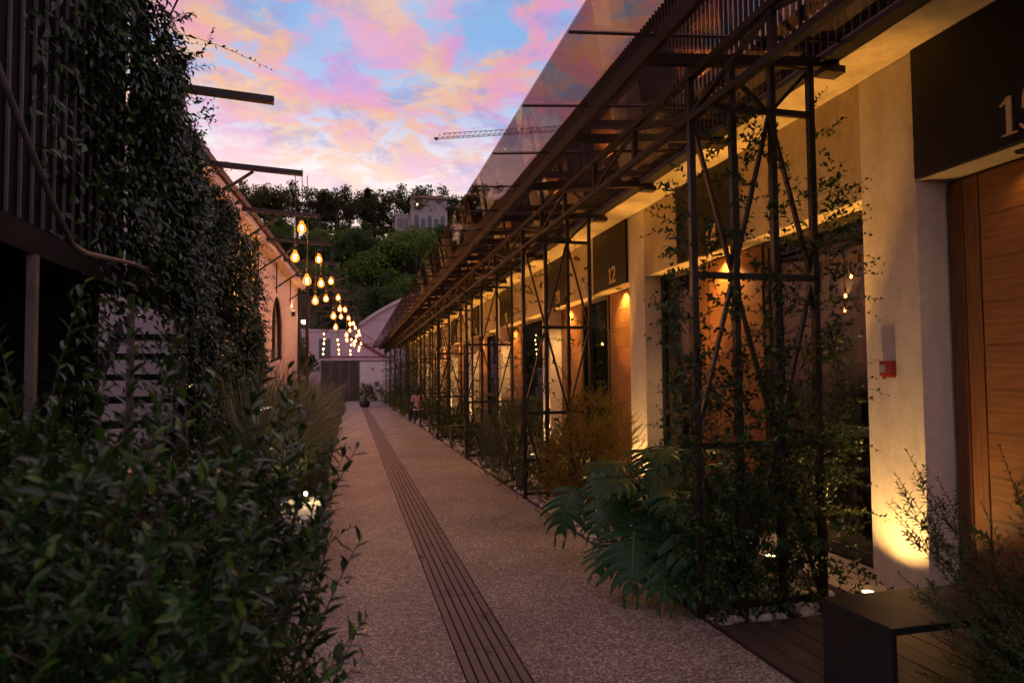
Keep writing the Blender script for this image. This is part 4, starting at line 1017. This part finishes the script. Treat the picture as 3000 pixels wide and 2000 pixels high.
def tree(kind, x, y, s_, label, group, i, z=None):
    fol, tk = protos[kind][i % 3]; t = thing({'ridge': 'plane_tree', 'round': 'broadleaf_tree', 'dark': 'evergreen_tree', 'cypress': 'cypress_tree'}[kind], label, 'tree', (x, y, hz(x, y)-.3 if z is None else z), i*2.1, group)
    t.scale = (s_,)*3; link('crown', fol, t); link('trunk', tk, t)
LR = 'tall thin-stemmed tree in the row along the ridge against the sunset'
for i in range(22): tree('ridge', -37+i*3.7+.9*math.sin(i*5), 152+3.0*math.sin(i*2.7), 1.10+.13*math.sin(i*3.9), LR, 'trees on the ridge', i)
for i in range(14): tree('ridge', -42+i*6.6+1.5*math.sin(i*3), 162+3*math.sin(i*2), 1.0+.12*math.sin(i*2.2), LR, 'trees on the ridge', i+1)
for i, (x, y, s_) in enumerate(((-5.5,143,.86),(3.3,146,.95),(-18,140,.7))): tree('cypress', x, y, s_, 'dark conifer standing among the thin ridge trees', 'conifers on the hill', i)
for i in range(20): tree('dark', -36+i*4.0+1.4*math.sin(i*4), 139+3.5*math.sin(i*1.9), (.42 if 10 < i < 15 else .60)+.10*math.sin(i*2.9), 'dark bushy tree on the slope just below the ridge', 'dark trees below the ridge', i)
for i in range(16): tree('round', -34+i*4.6+1.3*math.sin(i*2.2), 124+4*math.sin(i*2.6), .82+.12*math.sin(i*3.1), 'dull green broadleaf tree halfway up the hill', 'trees halfway up the hill', i)
for i in range(14): tree('dark', -28+i*4.4+1.1*math.sin(i*4.4), 108+3.5*math.sin(i*2.1), .92+.12*math.sin(i*3.7), 'dark leafy tree low on the hill behind the round green trees', 'trees low on the hill', i)
for i, (x, y, s_) in enumerate(((9.0,97,1.40),(2.5,95,1.05),(15.5,94,1.15),(-5,92,.85),(6,86,.85),(12.5,84,.95),(20,88,1.1),(-12,90,.9),(27,92,1.0),(-19,94,.9))): tree('round', x, y, s_, 'big rounded bright green tree at the foot of the hill', 'round green trees at the foot of the hill', i)
for i, (x, y, s_) in enumerate(((-1.5,76,.85),(4,78,.9),(-8,74,.8),(10,77,.9),(-15,72,.8),(16,74,.8))): tree('dark', x, y, s_, 'dark tree behind the barrel-roofed hall', 'dark trees behind the hall', i)
for i, (x, y, s_) in enumerate(((-4.2,31,.42),(-5.2,37,.50),(-3.6,44,.45),(-6.5,27,.5))): tree('dark', x, y, s_, 'small dark tree between the pink house and the gate', 'small trees behind the pink house', i, -.05)

vl = thing('hill_villa', 'pale villa with three arched windows on the wooded hill', 'villa', (0, 147, -1.0))
vz = 33.0
MB().box((12.7, 0, vz-3), (20.9, 8, 42.6)).build('wall', M['villa'], vl)
MB().box((9.4, .6, vz-3), (12.695, 7, 38.9)).build('wing', M['villa'], vl)
MB().prism([(12.1, 42.62), (21.5, 42.62), (21.5, 42.80), (18.2, 43.3), (15.4, 43.3), (12.1, 42.80)], 'y', -.7, 8.6).build('roof', M['roof'], vl)
MB().box((9.2, .4, 38.91), (12.69, 7.1, 39.15)).build('wing_coping', M['villa'], vl)
for i in range(5):
    xc = 14.05+i*1.45; hw = .47; zt_ = 38.3
    if i % 2 == 0: pp = [(xc-hw, 35.6), (xc+hw, 35.6), (xc+hw, zt_)]+[(xc+hw*math.cos(math.pi*j/8), zt_+.75*math.sin(math.pi*j/8)) for j in range(1, 8)]+[(xc-hw, zt_)]
    else: pp = [(xc-hw, 35.6), (xc+hw, 35.6), (xc+hw, zt_-.1), (xc-hw, zt_-.1)]
    w_ = MB().prism(pp, 'y', -.05, .02).build('window', M['vglass'], vl)
    MB().box((xc-.03, -.09, 35.6), (xc+.03, -.055, zt_)).build('mullion', M['frame'], w_)
for i in range(6): MB().box((13.22+i*1.45, -.22, 35.3), (13.22+i*1.45+.22, -.003, 38.2)).build('column', M['white'], vl)
MB().box((12.75, -1.0, 35.05), (20.9, -.24, 35.28)).build('balcony', M['villa'], vl)
MB().bar((12.75, -.95, 36.1), (20.9, -.95, 36.1), .08).build('balcony_rail', M['black'], vl)
wv = MB().prism([(9.95, 36.0), (12.1, 36.0), (12.1, 38.2), (9.95, 38.2)], 'y', .55, .61).build('window', M['vglass'], vl)
for x_ in (10.45, 11.0, 11.55): MB().box((x_-.04, .50, 36.0), (x_+.04, .545, 38.2)).build('mullion', M['white'], wv)
for x_ in (16.95, 20.0): MB().box((x_-.15, -.05, 40.9), (x_+.15, .02, 41.6)).build('window', M['vglass'], vl)
vlamp = tag(MB().lathe([(.03, -.09), (.10, -.05), (.11, .03), (.03, .1)], 10, (14.2, 146.86, 40.3)).build('villa_lamp', M['lamp'], None, True), 'tiny bright lamp under the eaves of the hill villa', 'lamp')

crane = thing('tower_crane', 'distant tower crane with a thin lattice jib against the clouds', 'crane', (0,0,0))
A = Vector((23, 180, 67.6)); B = Vector((84, 155.5, 67.6)); d_ = (B-A).normalized(); sd_ = d_.cross(Vector((0,0,1)))*.55; n_ = 46
jib = MB(); tp = Vector((0,0,1.3))
jib.bar(A+sd_, B+sd_, .13); jib.bar(A-sd_, B-sd_, .13); jib.bar(A+d_*1.5+tp, B+tp, .15)
for i in range(n_):
    a = A+(B-A)*(i/n_); b = A+(B-A)*((i+1)/n_); m_ = (a+b)/2+tp
    for sg in (sd_, -sd_): jib.bar(a+sg, m_, .07); jib.bar(m_, b+sg, .07)
    jib.bar(a+sd_, a-sd_, .06)
jib.build('jib', M['crane'], crane)
mast = MB()
for ex, ey in ((-.8,-.8),(.8,-.8),(.8,.8),(-.8,.8)): mast.bar((B.x+ex, B.y+ey, 0), (B.x+ex, B.y+ey, 72), .2)
for i in range(36):
    z_ = i*2.0
    for e in ((-.8,-.8,.8,-.8),(.8,-.8,.8,.8),(.8,.8,-.8,.8),(-.8,.8,-.8,-.8)): mast.bar((B.x+e[0], B.y+e[1], z_), (B.x+e[2], B.y+e[3], z_+2), .1)
mast.build('mast', M['crane'], crane)
MB().bar(B, B+d_*16, 1.0, .5).build('counter_jib', M['crane'], crane)
MB().box((B.x+d_.x*14-1.2, B.y+d_.y*14-1.2, 64.6), (B.x+d_.x*14+1.2, B.y+d_.y*14+1.2, 67.3)).build('counterweight', M['concrete'], crane)
MB().bar(A, A-d_*.8, 1.3, .35).build('jib_tip', M['black'], crane)

# ------------------------------------------------------------------ fallen leaves
fl = leafmesh('fallen_leaf', np.zeros((1,3)), np.array([[1.,0,0]]), np.array([[0,0,1.]]), .055, .030, M['stem'], 'oval', .2, -.25)
for i, (x, y) in enumerate(((.66,4.9),(.80,5.6),(.72,6.35),(.84,6.9),(.78,3.75),(.86,8.2),(.70,9.6),(.62,5.9),(.82,4.35),(.76,11.2))):
    o = link('fallen_leaf', fl, None, (x, y, .006)); o.rotation_euler.z = i*2.3; o.scale = (1+.3*math.sin(i),)*3
    tag(o, 'small dry brown leaf lying on the drain cover', 'leaf', 'fallen leaves on the drain')
